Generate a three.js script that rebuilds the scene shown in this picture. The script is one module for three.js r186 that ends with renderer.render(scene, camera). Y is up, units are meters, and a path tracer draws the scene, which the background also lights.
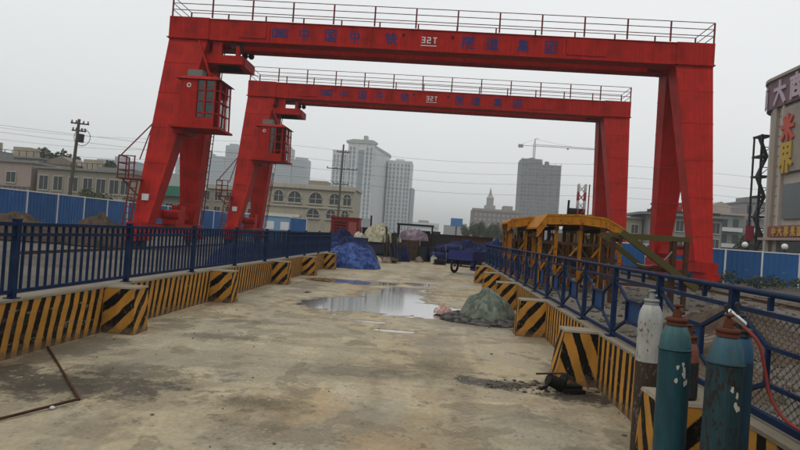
import * as THREE from 'three';
import { mergeGeometries, mergeVertices, toCreasedNormals } from 'three/addons/utils/BufferGeometryUtils.js';

// ---------------------------------------------------------------- camera, sky, sun, exposure
const scene = new THREE.Scene();
const camera = new THREE.PerspectiveCamera(38.187, 16 / 9, 0.1, 12000);
camera.position.set(0, 1.6, 0);
camera.rotation.order = 'YXZ';
camera.rotation.set(THREE.MathUtils.degToRad(0.733), THREE.MathUtils.degToRad(3.405), THREE.MathUtils.degToRad(4.0));

function mulberry(a) { return () => { a = (a + 0x6d2b79f5) | 0; let t = Math.imul(a ^ (a >>> 15), 1 | a); t = (t + Math.imul(t ^ (t >>> 7), 61 | t)) ^ t; return ((t ^ (t >>> 14)) >>> 0) / 4294967296; }; }
function hash2(x, y, s) { let h = Math.imul(x | 0, 374761393) ^ Math.imul(y | 0, 668265263) ^ Math.imul(s | 0, 2147483647 - 1013); h = Math.imul(h ^ (h >>> 13), 1274126177); h ^= h >>> 16; return (h >>> 0) / 4294967296; }
const md = (a, n) => ((a % n) + n) % n;
function vn(x, y, px, py, s) {                               // value noise with period px, py
  const xi = Math.floor(x), yi = Math.floor(y); let fx = x - xi, fy = y - yi;
  fx = fx * fx * (3 - 2 * fx); fy = fy * fy * (3 - 2 * fy);
  const a = hash2(md(xi, px), md(yi, py), s), b = hash2(md(xi + 1, px), md(yi, py), s), c = hash2(md(xi, px), md(yi + 1, py), s), d = hash2(md(xi + 1, px), md(yi + 1, py), s);
  return a + (b - a) * fx + (c - a) * fy + (a - b - c + d) * fx * fy;
}
function fbm(u, v, f, oct, s, fy = f) { let t = 0, a = 0.5, n = 0; for (let i = 0; i < oct; i++) { t += a * vn(u * f, v * fy, f, fy, s + i * 17); n += a; a *= 0.5; f *= 2; fy *= 2; } return t / n; }
const sst = (a, b, x) => { x = Math.min(1, Math.max(0, (x - a) / (b - a))); return x * x * (3 - 2 * x); };
const mix = (a, b, t) => a + (b - a) * t;

{ // overcast sky: air and cloud only
  const W = 1024, Hh = 512, data = new Float32Array(W * Hh * 4);
  for (let j = 0; j < Hh; j++) for (let i = 0; i < W; i++) {
    const u = i / W, v = j / Hh, el = (v - 0.5) * Math.PI;
    const se = Math.max(0, Math.sin(el));
    const c = fbm(u, v, 6, 4, 5), c2 = fbm(u, v, 14, 3, 9, 18);
    let L = 0.86 * (1 + 0.24 * se) * (0.915 + 0.13 * c + 0.05 * c2);
    const k = (j * W + i) * 4, w = fbm(u, v, 3, 2, 31);
    data[k] = L * (0.965 + 0.02 * w); data[k + 1] = L * 1.0; data[k + 2] = L * (0.995 + 0.03 * w); data[k + 3] = 1;
  }
  const t = new THREE.DataTexture(data, W, Hh, THREE.RGBAFormat, THREE.FloatType);
  t.mapping = THREE.EquirectangularReflectionMapping; t.magFilter = THREE.LinearFilter; t.minFilter = THREE.LinearFilter; t.needsUpdate = true;
  scene.background = t; scene.environment = t;
}
const sun = new THREE.DirectionalLight(0xfff4e6, 0.6);
sun.position.set(-40, 90, 25); sun.target.position.set(0, 0, -30);
sun.castShadow = true; sun.shadow.radius = 40; sun.shadow.mapSize.set(2048, 2048);
Object.assign(sun.shadow.camera, { left: -60, right: 60, top: 60, bottom: -60, near: 1, far: 260 });
scene.add(sun, sun.target);
scene.fog = new THREE.FogExp2(0xdfe3e2, 0.00062);

const renderer = new THREE.WebGLRenderer({ antialias: true });
renderer.setSize(1024, 576);
renderer.toneMapping = THREE.LinearToneMapping;
renderer.toneMappingExposure = 1.0;
renderer.shadowMap.enabled = true;

// ---------------------------------------------------------------- helpers
const V = (x, y, z) => new THREE.Vector3(x, y, z);
const names = new Map();
function numbered(n) { const k = names.get(n) || 0; names.set(n, k + 1); return k ? n + '_' + String(k).padStart(3, '0') : n; }
function boxUV(g) {                                          // uv in metres, projected along the main axis of each face
  const p = g.attributes.position, n = g.attributes.normal, uv = new Float32Array(p.count * 2);
  for (let i = 0; i < p.count; i += 3) {
    let ax = 0, ay = 0, az = 0;
    for (let k = 0; k < 3; k++) { ax += n.getX(i + k); ay += n.getY(i + k); az += n.getZ(i + k); }
    ax = Math.abs(ax); ay = Math.abs(ay); az = Math.abs(az);
    for (let k = 0; k < 3; k++) {
      const j = i + k, x = p.getX(j), y = p.getY(j), z = p.getZ(j);
      const a = ay >= ax && ay >= az ? [x, z] : ax >= az ? [z, y] : [x, y];
      uv[j * 2] = a[0]; uv[j * 2 + 1] = a[1];
    }
  }
  g.setAttribute('uv', new THREE.BufferAttribute(uv, 2)); return g;
}
function prep(g, keepUV) {
  let q = g.index ? g.toNonIndexed() : g;
  for (const k of Object.keys(q.attributes)) if (!['position', 'normal', 'uv'].includes(k)) q.deleteAttribute(k);
  if (!q.attributes.normal) q.computeVertexNormals();
  if (!keepUV || !q.attributes.uv) boxUV(q);
  return q;
}
const geo = (list, keepUV) => { list = (Array.isArray(list) ? list : [list]).map((g) => prep(g, keepUV)); return list.length > 1 ? mergeGeometries(list) : list[0]; };
function mesh(name, g, m, parent, keepUV) {
  const o = new THREE.Mesh(g.isBufferGeometry && g.userData.ready ? g : geo(g, keepUV), m);
  o.castShadow = o.receiveShadow = true;
  o.name = parent ? name : numbered(name); (parent || scene).add(o); return o;
}
const ready = (g, keepUV) => { const q = geo(g, keepUV); q.userData.ready = true; return q; };
function tag(o, label, category, group, kind) { if (label) o.userData.label = label; if (category) o.userData.category = category; if (group) o.userData.group = group; if (kind) o.userData.kind = kind; return o; }
function thing(name, label, category, pos = [0, 0, 0], ry = 0, group) { const o = new THREE.Group(); o.name = numbered(name); o.position.set(...pos); o.rotation.y = ry; scene.add(o); return tag(o, label, category, group); }
function copyOf(o, label, pos, ry = 0) { const c = o.clone(); c.name = numbered(o.name.replace(/_\d{3}$/, '')); c.userData = { ...o.userData }; if (label) c.userData.label = label; c.position.set(...pos); c.rotation.y = ry; scene.add(c); return c; }
const structure = (o) => tag(o, null, null, null, 'structure');
// box by its limits, box between two points, round bar between two points
const bx = (x0, x1, y0, y1, z0, z1) => new THREE.BoxGeometry(Math.abs(x1 - x0), Math.abs(y1 - y0), Math.abs(z1 - z0)).translate((x0 + x1) / 2, (y0 + y1) / 2, (z0 + z1) / 2);
function bar(a, b, w, h = w) {
  const A = V(...a), B = V(...b), d = B.clone().sub(A), L = d.length();
  const g = new THREE.BoxGeometry(w, h, L), up = Math.abs(d.y / L) > 0.99 ? V(0, 0, 1) : V(0, 1, 0), m = new THREE.Matrix4().lookAt(A, B, up);
  return g.applyMatrix4(m).translate((A.x + B.x) / 2, (A.y + B.y) / 2, (A.z + B.z) / 2);
}
function rod(a, b, r, seg = 6, r2 = r) {
  const A = V(...a), B = V(...b), d = B.clone().sub(A), L = d.length();
  return new THREE.CylinderGeometry(r2, r, L, seg).applyQuaternion(new THREE.Quaternion().setFromUnitVectors(V(0, 1, 0), d.normalize())).translate((A.x + B.x) / 2, (A.y + B.y) / 2, (A.z + B.z) / 2);
}
function hexa(b, t) {                                        // six-faced solid: bottom and top as [x0, x1, z0, z1, y]
  const P = [[b[0], b[4], b[3]], [b[1], b[4], b[3]], [b[1], b[4], b[2]], [b[0], b[4], b[2]], [t[0], t[4], t[3]], [t[1], t[4], t[3]], [t[1], t[4], t[2]], [t[0], t[4], t[2]]];
  const F = [[0, 1, 5, 4], [1, 2, 6, 5], [2, 3, 7, 6], [3, 0, 4, 7], [4, 5, 6, 7], [3, 2, 1, 0]], a = [];
  for (const f of F) for (const k of [f[0], f[1], f[2], f[0], f[2], f[3]]) a.push(...P[k]);
  const g = new THREE.BufferGeometry(); g.setAttribute('position', new THREE.Float32BufferAttribute(a, 3)); g.computeVertexNormals(); return g;
}
function poly(pts, depth, z = 0, bevel = 0) {                // outline in x, y pushed out along z
  const g = new THREE.ExtrudeGeometry(new THREE.Shape(pts.map((p) => new THREE.Vector2(...p))), { depth, bevelEnabled: bevel > 0, bevelSize: bevel, bevelThickness: bevel, bevelSegments: 1 });
  return g.translate(0, 0, z);
}
const wheelX = (r, w, x, y, z, seg = 18) => new THREE.CylinderGeometry(r, r, w, seg).rotateZ(Math.PI / 2).translate(x, y, z);

// ---------------------------------------------------------------- textures (what the surfaces are made of)
function tex(W, Hh, fn, srgb = true) {
  const d = new Uint8Array(W * Hh * 4);
  for (let j = 0; j < Hh; j++) for (let i = 0; i < W; i++) { const c = fn(i / W, j / Hh), k = (j * W + i) * 4; d[k] = Math.max(0, Math.min(255, c[0])); d[k + 1] = Math.max(0, Math.min(255, c[1])); d[k + 2] = Math.max(0, Math.min(255, c[2])); d[k + 3] = 255; }
  const t = new THREE.DataTexture(d, W, Hh, THREE.RGBAFormat); t.wrapS = t.wrapT = THREE.RepeatWrapping; t.magFilter = THREE.LinearFilter; t.minFilter = THREE.LinearMipmapLinearFilter; t.generateMipmaps = true;
  if (srgb) t.colorSpace = THREE.SRGBColorSpace; t.needsUpdate = true; return t;
}
const rep = (t, m, m2 = m) => { const c = t.clone(); c.repeat.set(1 / m, 1 / m2); c.needsUpdate = true; return c; };
const toS = (x) => 255 * (x <= 0.0031308 ? 12.92 * x : 1.055 * Math.pow(x, 1 / 2.4) - 0.055);
const L3 = (a, b, t) => [mix(a[0], b[0], t), mix(a[1], b[1], t), mix(a[2], b[2], t)];
const S3 = (c) => [toS(c[0]), toS(c[1]), toS(c[2])];
const noiseTex = tex(512, 512, (u, v) => { const n = 255 * (0.6 * fbm(u, v, 8, 5, 3) + 0.4 * fbm(u, v, 64, 3, 8)); return [n, n, n]; }, false);
const fineTex = tex(512, 512, (u, v) => { const n = 255 * (0.5 * fbm(u, v, 90, 2, 4) + 0.5 * hash2(u * 512, v * 512, 6)); return [n, n, n]; }, false);
function paint(base, chip, amount, seed, tone = 0.12) {      // weathered paint: tone variation, run-down streaks, chips of another colour
  return tex(512, 512, (u, v) => {
    const n = fbm(u, v, 6, 5, seed), st = fbm(u, v, 48, 3, seed + 40, 3), ch = fbm(u, v, 24, 4, seed + 80);
    const k = 1 + tone * 2 * (n - 0.5) + tone * 1.3 * (st - 0.5);
    let c = base.map((x) => x * k);
    c = L3(c, chip, sst(1 - amount - 0.05, 1 - amount + 0.05, ch * 0.75 + 0.25 * fbm(u, v, 5, 3, seed + 99)));
    return S3(c);
  });
}
function mat(c, roughness = 0.75, extra = {}) { return new THREE.MeshPhysicalMaterial({ color: new THREE.Color().setRGB(...c), roughness, specularIntensity: 0.3, ...extra }); }
function mtex(t, m, roughness, extra = {}) { return new THREE.MeshPhysicalMaterial({ map: rep(t, m), roughness, specularIntensity: 0.22, ...extra }); }

const redT = paint([0.335, 0.0125, 0.0078], [0.20, 0.022, 0.014], 0.29, 11, 0.40);
const navyT = paint([0.0078, 0.0195, 0.055], [0.04, 0.024, 0.015], 0.28, 21, 0.3);
const hoardT = paint([0.026, 0.105, 0.285], [0.10, 0.17, 0.28], 0.30, 31, 0.14);
const orangeT = paint([0.37, 0.145, 0.010], [0.10, 0.038, 0.014], 0.33, 41, 0.22);
const tealT = paint([0.012, 0.052, 0.066], [0.026, 0.034, 0.036], 0.28, 51, 0.35);
const rustT = paint([0.060, 0.027, 0.016], [0.03, 0.022, 0.02], 0.33, 61, 0.4);
const silverT = paint([0.34, 0.34, 0.32], [0.12, 0.075, 0.045], 0.33, 71, 0.25);
const concT = tex(512, 512, (u, v) => { const n = fbm(u, v, 7, 6, 13), m = fbm(u, v, 60, 3, 14); return S3(L3([0.15, 0.125, 0.088], [0.30, 0.26, 0.20], n * 0.8 + m * 0.3)); });
const dirtT = tex(512, 512, (u, v) => { const n = fbm(u, v, 6, 6, 23), m = fbm(u, v, 80, 2, 24); return S3(L3([0.055, 0.046, 0.036], [0.165, 0.148, 0.126], n * 0.9 + m * 0.35 - 0.12)); });
const mudT = tex(256, 256, (u, v) => { const n = fbm(u, v, 9, 5, 33); return S3(L3([0.03, 0.02, 0.014], [0.12, 0.085, 0.06], n)); });
const facadeT = tex(512, 512, (u, v) => { const n = fbm(u, v, 5, 5, 43), s = fbm(u, v, 60, 3, 44, 4); const k = 0.82 + 0.2 * n + 0.16 * s; return [255 * k, 255 * k, 255 * k]; });

const redM = mtex(redT, 3.1, 0.58, { bumpMap: rep(noiseTex, 2), bumpScale: 0.004 });
const railRed = mat([0.15, 0.020, 0.017], 0.6);
const navyM = mtex(navyT, 0.9, 0.62);
const navySheet = mat([0.012, 0.045, 0.125], 0.55);
const steelDark = mat([0.035, 0.033, 0.032], 0.55, { metalness: 0.3 });
const blackM = mat([0.012, 0.011, 0.011], 0.55);
const rubberM = mat([0.015, 0.015, 0.016], 0.85);
const whiteP = mat([0.62, 0.63, 0.64], 0.6);
const glassDark = new THREE.MeshPhysicalMaterial({ color: new THREE.Color().setRGB(0.03, 0.04, 0.045), roughness: 0.08, ior: 1.5 });
const concM = mtex(concT, 2.4, 0.85, { bumpMap: rep(fineTex, 0.8), bumpScale: 0.004 });
const orangeM = mtex(orangeT, 1.6, 0.6);
const oliveM = mat([0.070, 0.058, 0.018], 0.7);
const rustM = mtex(rustT, 0.8, 0.8);
const blueInk = mat([0.030, 0.030, 0.125], 0.6);

// ---------------------------------------------------------------- ground, deck, puddles
{
  const g = new THREE.PlaneGeometry(5000, 5000).rotateX(-Math.PI / 2).translate(0, -0.055, -1500);
  const m = mtex(dirtT, 11, 0.9, { bumpMap: rep(noiseTex, 1.7), bumpScale: 0.05 });
  structure(mesh('ground', g, m));
}
const DX0 = -5.0, DX1 = 2.25, DD0 = 1.0, DD1 = 49.0, WL = -0.0135;       // deck limits: x and distance; level of the standing water
const hollows = [[-2.1, 13.9, 0.75, 1.2], [-1.55, 14.4, 0.8, 1.4], [-0.7, 14.2, 0.95, 1.3], [-0.05, 14.0, 0.7, 1.25], [-1.0, 16.6, 0.75, 1.9], [-0.9, 18.4, 0.6, 1.0], [-3.2, 20.1, 0.7, 0.75], [-2.3, 20.1, 0.8, 0.65], [-1.6, 20.5, 0.5, 0.6], [-0.55, 21.0, 0.45, 0.6], [-1.1, 11.6, 0.35, 0.14], [-0.6, 10.7, 0.28, 0.1], [-3.4, 16.0, 0.3, 0.3]];
const LX = DX1 - DX0, LD = DD1 - DD0;
function deckY(u, v) {
  const x = DX0 + u * LX, d = DD0 + v * LD, m = fbm(u, v, 10, 4, 201, 62) - 0.5, n = fbm(u, v, 46, 3, 211, 300) - 0.5;
  let f = 0; for (const [hx, hd, rx, rd] of hollows) { const q = Math.hypot((x - hx) / rx, (d - hd) / rd); if (q < 1.6) f = Math.max(f, 1.6 - q); }
  return 0.012 * m + 0.006 * n - 0.026 * Math.min(1, f) + (f > 0 ? 0.016 * m + 0.012 * n : 0);
}
{
  const nf = (x, d, fx, fd, oct, seed) => { let t = 0, a = 0.5, n = 0; for (let i = 0; i < oct; i++) { t += a * vn((x + 50) * fx, d * fd, 65536, 65536, seed + i * 13); n += a; a *= 0.5; fx *= 2; fd *= 2; } return t / n; };
  const blots = [[-3.6, 5.9, 1.4, 0.6, 1.0], [-2.9, 6.5, 0.9, 0.35, 0.7], [-1.55, 5.75, 0.5, 0.3, 0.7], [-1.0, 5.0, 0.5, 0.28, 0.5], [-0.6, 7.4, 0.9, 0.35, 0.5], [0.1, 8.0, 0.35, 0.5, 0.4], [1.0, 7.4, 0.75, 0.3, 1.3], [1.6, 7.0, 0.5, 0.35, 1.3],
    [-2.7, 8.9, 0.8, 0.35, 0.6], [-2.9, 10.4, 0.7, 0.3, 0.55], [0.9, 12.2, 0.9, 0.4, 0.6], [-1.9, 9.6, 1.0, 0.3, 0.3], [1.2, 6.2, 0.5, 0.5, 0.35], [-3.4, 18.5, 0.7, 1.8, 0.5], [-0.3, 24, 0.6, 2, 0.5], [1.3, 4.6, 0.5, 0.7, 0.5], [-3.9, 9.6, 0.4, 0.8, 0.5], [-4.1, 7.2, 0.4, 1.2, 0.6]];
  const grey = [0.305, 0.266, 0.186], tan = [0.385, 0.312, 0.192], pale = [0.50, 0.432, 0.305], wet = [0.180, 0.146, 0.094], mud = [0.034, 0.027, 0.020], clay = [0.34, 0.205, 0.088];
  const fld = (x, d) => {
    const wx = x + 0.5 * (nf(x, d, 1.1, 0.8, 2, 7) - 0.5), wd = d + 0.8 * (nf(x, d, 0.9, 0.7, 2, 8) - 0.5);
    const big = nf(wx, wd, 0.5, 0.36, 3, 101), med = nf(wx, wd, 1.9, 1.5, 4, 111), fin = nf(x, d, 8, 7, 4, 121), sp = nf(x, d, 42, 36, 2, 131);
    const lng = nf(wx, d, 3.4, 0.22, 4, 141), acr = nf(x, d, 0.6, 2.4, 4, 145);
    let c = L3(grey, tan, sst(0.3, 0.7, big * 0.6 + med * 0.4));
    c = L3(c, pale, 0.65 * sst(0.45, 0.72, med * 0.45 + fin * 0.55));
    c = L3(c, clay, 0.45 * sst(0.55, 0.72, nf(wx, wd, 0.9, 0.6, 4, 151)));
    c = L3(c, wet, 0.55 * sst(0.50, 0.62, lng * 0.45 + fin * 0.25 + big * 0.3));          // drag and tyre dirt along the deck
    c = L3(c, wet, 0.35 * sst(0.52, 0.66, acr * 0.75 + fin * 0.25));
    c = L3(c, wet, 0.6 * sst(0.60, 0.64, nf(wx, wd, 2.6, 2.2, 5, 171)));                  // spills with an edge
    let b = 0;
    for (const [bx0, bd, rx, rd, a] of blots) { const q = Math.hypot((x - bx0) / rx, (d - bd) / rd); if (q < 1.9) b = Math.max(b, a * sst(1.15, 0.35, q + 1.6 * (fin - 0.5) + 1.5 * (med - 0.5) + 0.5 * (sp - 0.5))); }
    c = L3(c, mud, Math.min(0.93, b * 0.85));
    c = L3(c, mud, 0.5 * sst(0.66, 0.70, fin * 0.6 + sp * 0.4));                          // grit
    c = L3(c, pale, 0.5 * sst(0.68, 0.74, 1 - (fin * 0.55 + sp * 0.45)));
    const h = deckY((x - DX0) / LX, (d - DD0) / LD) + 0.004 * (fin - 0.5); c = L3(c, wet, 0.75 * sst(WL + 0.008, WL + 0.003, h));   // silt left by the standing water
    const sw = 0.25 * Math.sin(d * 0.35), t1 = Math.abs(x + 1.05 + sw), t2 = Math.abs(x - 0.55 + sw), tread = Math.sin(d * 58 + 2.2 * Math.sin(x * 40)) > 0.1 ? 1 : 0.35;
    c = L3(c, wet, 0.55 * sst(0.15, 0.09, Math.min(t1, t2) + 0.08 * (fin - 0.5)) * sst(0.42, 0.58, med) * tread);
    const jt = Math.abs(md(d, 5.2) - 2.6) + 0.012 * (fin - 0.5); c = L3(c, mud, 0.5 * sst(0.014, 0.006, jt) * sst(0.42, 0.56, med));   // slab joints
    const k = 0.80 + 0.40 * sp; return c.map((q) => q * k);
  };
  function deckPiece(a, b, W, Hh, nz) {
    const map = tex(W, Hh, (u, v) => S3(fld(DX0 + u * LX, a + v * (b - a))));
    const rough = tex(W >> 1, Hh >> 1, (u, v) => { const x = DX0 + u * LX, d = a + v * (b - a), q = 255 * mix(0.45, 0.92, sst(0.36, 0.62, 0.5 * nf(x, d, 1.9, 1.5, 4, 111) + 0.5 * nf(x, d, 0.6, 0.5, 3, 161))); return [q, q, q]; }, false);
    for (const t of [map, rough]) t.wrapS = t.wrapT = THREE.ClampToEdgeWrapping;
    const g = new THREE.PlaneGeometry(LX, b - a, 130, nz).rotateX(-Math.PI / 2).translate((DX0 + DX1) / 2, 0, -(a + b) / 2), p = g.attributes.position, uv = g.attributes.uv;
    for (let i = 0; i < p.count; i++) { const d = -p.getZ(i), u = (p.getX(i) - DX0) / LX; uv.setXY(i, u, (d - a) / (b - a)); p.setY(i, deckY(u, (d - DD0) / LD)); }
    g.computeVertexNormals();
    const bmp = fineTex.clone(); bmp.repeat.set(LX / 0.8, (b - a) / 0.8); bmp.needsUpdate = true;
    structure(mesh('deck', g, new THREE.MeshPhysicalMaterial({ map, roughnessMap: rough, roughness: 1, specularIntensity: 0.6, bumpMap: bmp, bumpScale: 0.005 }), null, true));
  }
  deckPiece(DD0, 13.0, 1024, 1536, 240); deckPiece(13.0, DD1, 900, 1200, 560);
  structure(mesh('deck_edge', [bx(DX0 - 0.1, DX1 + 0.1, -0.8, -0.07, -DD0, -DD1)], concM));
  // standing water: level sheets that show where the deck dips below them
  const water = new THREE.MeshPhysicalMaterial({ color: new THREE.Color().setRGB(0.19, 0.168, 0.13), roughness: 0.09, ior: 1.5, clearcoat: 1, clearcoatRoughness: 0.07, bumpMap: rep(noiseTex, 0.7), bumpScale: 0.002 });
  for (const [x0, x1, a, b] of [[-3.2, 0.95, 10.2, 19.6], [-4.2, 0.2, 19.62, 22.2]]) structure(mesh('puddle', new THREE.PlaneGeometry(x1 - x0, b - a).rotateX(-Math.PI / 2).translate((x0 + x1) / 2, WL, -(a + b) / 2), water));
}

// ---------------------------------------------------------------- striped parapets
function stripes(W, Hh, wm, hm, period, lean, seed, phase = 0, cut = 0.5) {   // flat paint: black and yellow bands over wm x hm metres
  const yel = [0.43, 0.202, 0.034], blk = [0.0075, 0.0068, 0.006], bare = [0.22, 0.18, 0.13], dst = [0.14, 0.10, 0.062];
  return tex(W, Hh, (u, v) => {
    const x = u * wm, y = v * hm, n = fbm(u, v, Math.max(2, Math.round(wm * 2)), 4, seed, 3), f = fbm(u, v, Math.max(14, Math.round(wm * 12)), 3, seed + 7, 16);
    const q = md((x - lean * y + phase) / period + 0.16 * (n - 0.5) + 0.06 * (f - 0.5) + 0.34 * (fbm(u, 0.5, Math.max(1, Math.round(wm * 4.2)), 2, seed + 31, 2) - 0.5), 1);
    let c = L3(yel, blk, sst(0.0, 0.05, q) * sst(cut, cut - 0.05, q));
    c = c.map((k) => k * (0.7 + 0.6 * fbm(u, v, 5, 3, seed + 3, 3)));
    c = L3(c, dst, 0.3 * sst(0.56, 0.76, f * 0.5 + n * 0.5));
    c = L3(c, dst, 0.7 * sst(0.25, 0.0, v + 0.35 * (f - 0.5) + 0.2 * (n - 0.5)));       // splashed mud at the foot
    c = L3(c, bare, 0.6 * sst(0.73, 0.78, fbm(u, v, 40, 4, seed + 19, 12)));
    return S3(c);
  });
}
function uvFace(g, u0, u1, y0, y1, axis) { const p = g.attributes.position, uv = g.attributes.uv; for (let i = 0; i < p.count; i++) { const a = axis === 'z' ? -p.getZ(i) : p.getX(i); uv.setXY(i, (a - u0) / (u1 - u0), (p.getY(i) - y0) / (y1 - y0)); } return g; }
const wallTexL = stripes(2048, 256, 6, 0.6, 0.20, 0.26, 301), wallTexR = stripes(2048, 256, 6, 0.6, 0.20, -0.06, 331, 0, 0.55);
const stripeMat = (t) => new THREE.MeshPhysicalMaterial({ map: t, roughness: 0.75, specularIntensity: 0.25, bumpMap: rep(fineTex, 0.25), bumpScale: 0.002 });
const wallML = stripeMat(wallTexL), wallMR = stripeMat(wallTexR);
function parapet(name, label, side, xf, d0, d1, m, cuts) {
  const t = thing(name, label, 'wall', [xf, 0, 0]);          // x = 0 is the face towards the deck
  const s = side, core = new THREE.BoxGeometry(0.24, 0.595, d1 - d0, 1, 1, 1).translate(s * 0.124, 0.2975, -(d0 + d1) / 2);
  mesh('concrete_core', core, concM, t);
  mesh('coping', bx(s * -0.012, s * 0.262, 0.596, 0.622, -d0, -d1), concM, t);
  for (let i = 0; i < cuts.length - 1; i++) {                // painted lengths between the blocks, each a slightly proud skin
    const a = cuts[i] + 0.006, b = cuts[i + 1] - 0.006, g = geo(bx(s * -0.006, s * 0.003, 0.0, 0.592, -a, -b));
    mesh('painted_panel', uvFace(g, a * 1 - i * 1.3, a - i * 1.3 + 6, 0, 0.6, 'z'), m, t, true);
  }
  return t;
}
parapet('parapet_wall', 'low black and yellow striped concrete wall under the blue picket fence', -1, -4.40, 2.6, 27.5, wallML, [2.6, 5.6, 8.45, 12.55, 17.3, 21.2, 25.3, 27.5]);
parapet('parapet_wall', 'low black and yellow striped concrete wall under the blue hexagon railing', 1, 1.92, 2.0, 27.5, wallMR, [2.0, 4.34, 7.6, 11.2, 15.3, 19.4, 23.6, 27.5]);

const blockT = [stripes(256, 256, 0.6, 0.6, 0.30, 0.95, 401, 0.05), stripes(256, 256, 0.6, 0.6, 0.27, 0.75, 411, 0.12), stripes(256, 256, 0.6, 0.6, 0.24, -0.42, 421, 0.1), stripes(256, 256, 0.6, 0.6, 0.32, 0.9, 431, 0.2)];
const blockM = blockT.map(stripeMat);
function block(x0, x1, d0, d1, h, batter, kind, label, group) {
  const t = thing('concrete_block', label, 'concrete block', [(x0 + x1) / 2, 0, -(d0 + d1) / 2], 0, group);
  const w = (x1 - x0) / 2, l = (d1 - d0) / 2, s = x0 < 0 ? 1 : -1;          // s: the side towards the deck
  const bo = [-w, w, -l, l, 0], to = s > 0 ? [-w, w - batter, -l, l - batter * 0.5, h] : [-w + batter, w, -l, l - batter * 0.5, h];
  const g = geo(hexa(bo, to));
  uvFace(g, -w, -w + 0.6, 0, 0.6, 'x'); const p = g.attributes.position, n = g.attributes.normal, uv = g.attributes.uv;
  for (let i = 0; i < p.count; i++) if (Math.abs(n.getX(i)) > 0.7) uv.setX(i, (l - p.getZ(i)) / 0.6 + 0.3);
  mesh('body', g, blockM[kind], t, true);
  mesh('top_cap', hexa([to[0] - 0.006, to[1] + 0.006, to[2] - 0.006, to[3] + 0.006, h + 0.003], [to[0] + 0.004, to[1] - 0.004, to[2] + 0.004, to[3] - 0.004, h + 0.026]), concM, t);
  return t;
}
const leftBlocks = ['striped block against the picket fence wall, beside the rusty rods', 'second striped block along the picket fence wall from the rusty rods', 'third striped block along the picket fence wall from the rusty rods', 'striped block along the picket fence wall, second from the blue tarpaulin', 'striped block against the picket fence wall, touching the bright blue tarpaulin'];
[[8.45, 0], [12.55, 0], [17.3, 3], [21.2, 0], [25.3, 3]].forEach(([d, k], i) => block(-4.395, -3.95, d, d + 0.42, 0.60, 0.03, k, leftBlocks[i], 'striped blocks along the picket fence wall'));
block(1.44, 1.912, 7.55, 7.95, 0.60, 0.09, 2, 'steeply striped concrete block beside the oily black pump', 'striped blocks along the hexagon railing wall');
block(1.50, 1.912, 4.34, 4.78, 0.60, 0.03, 1, 'striped concrete block behind the gas cylinders', 'striped blocks along the hexagon railing wall');
block(1.42, 1.912, 11.15, 11.55, 0.60, 0.06, 1, 'striped concrete block in front of the green tarpaulin heap', 'striped blocks along the hexagon railing wall');
[15.3, 19.4, 23.6].forEach((d, i) => block(1.42, 1.912, d, d + 0.45, 0.60, 0.04, i % 2 ? 0 : 1, ['striped block against the railing wall, just behind the green tarpaulin heap', 'striped block against the railing wall, second behind the green tarpaulin heap', 'striped block against the railing wall, next to the cargo tricycle'][i], 'striped blocks along the hexagon railing wall'));

// ---------------------------------------------------------------- picket fence (left)
{
  const t = thing('picket_fence', 'navy blue steel picket fence standing on the striped wall', 'fence', [-4.47, 0.62, 0]);
  const d0 = 2.7, d1 = 27.3, R = mulberry(7), FP = 4.14;
  mesh('top_rail', bx(-0.025, 0.025, 0.775, 0.815, -d0, -d1), navyM, t);
  mesh('middle_rail', bx(-0.018, 0.018, 0.665, 0.70, -d0, -d1), navyM, t);
  mesh('bottom_rail', bx(-0.02, 0.02, 0.055, 0.095, -d0, -d1), navyM, t);
  const post = ready([bx(-0.033, 0.033, 0, 0.84, -0.033, 0.033), bx(-0.06, 0.06, 0, 0.012, -0.06, 0.06), bx(-0.038, 0.038, 0.84, 0.852, -0.038, 0.038)]);
  const picks = [0, 1, 2].map((k) => ready(rod([0, 0.096, 0], [0, 0.774, 0], 0.0175, 6)));
  for (let d = FP; d < d1; d += 2.53) { const m = mesh('post', post, navyM, t); m.position.z = -d; }
  for (let d = d0 + 0.1, k = 0; d < d1 - 0.1; d += 0.148, k++) {
    if (Math.abs(md(d - FP + 1.265, 2.53) - 1.265) < 0.07) continue;
    const m = mesh('picket', picks[k % 3], navyM, t); m.position.set((R() - 0.5) * 0.004, 0, -d - (R() - 0.5) * 0.008); m.rotation.x = (R() - 0.5) * 0.02;
  }
}
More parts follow.
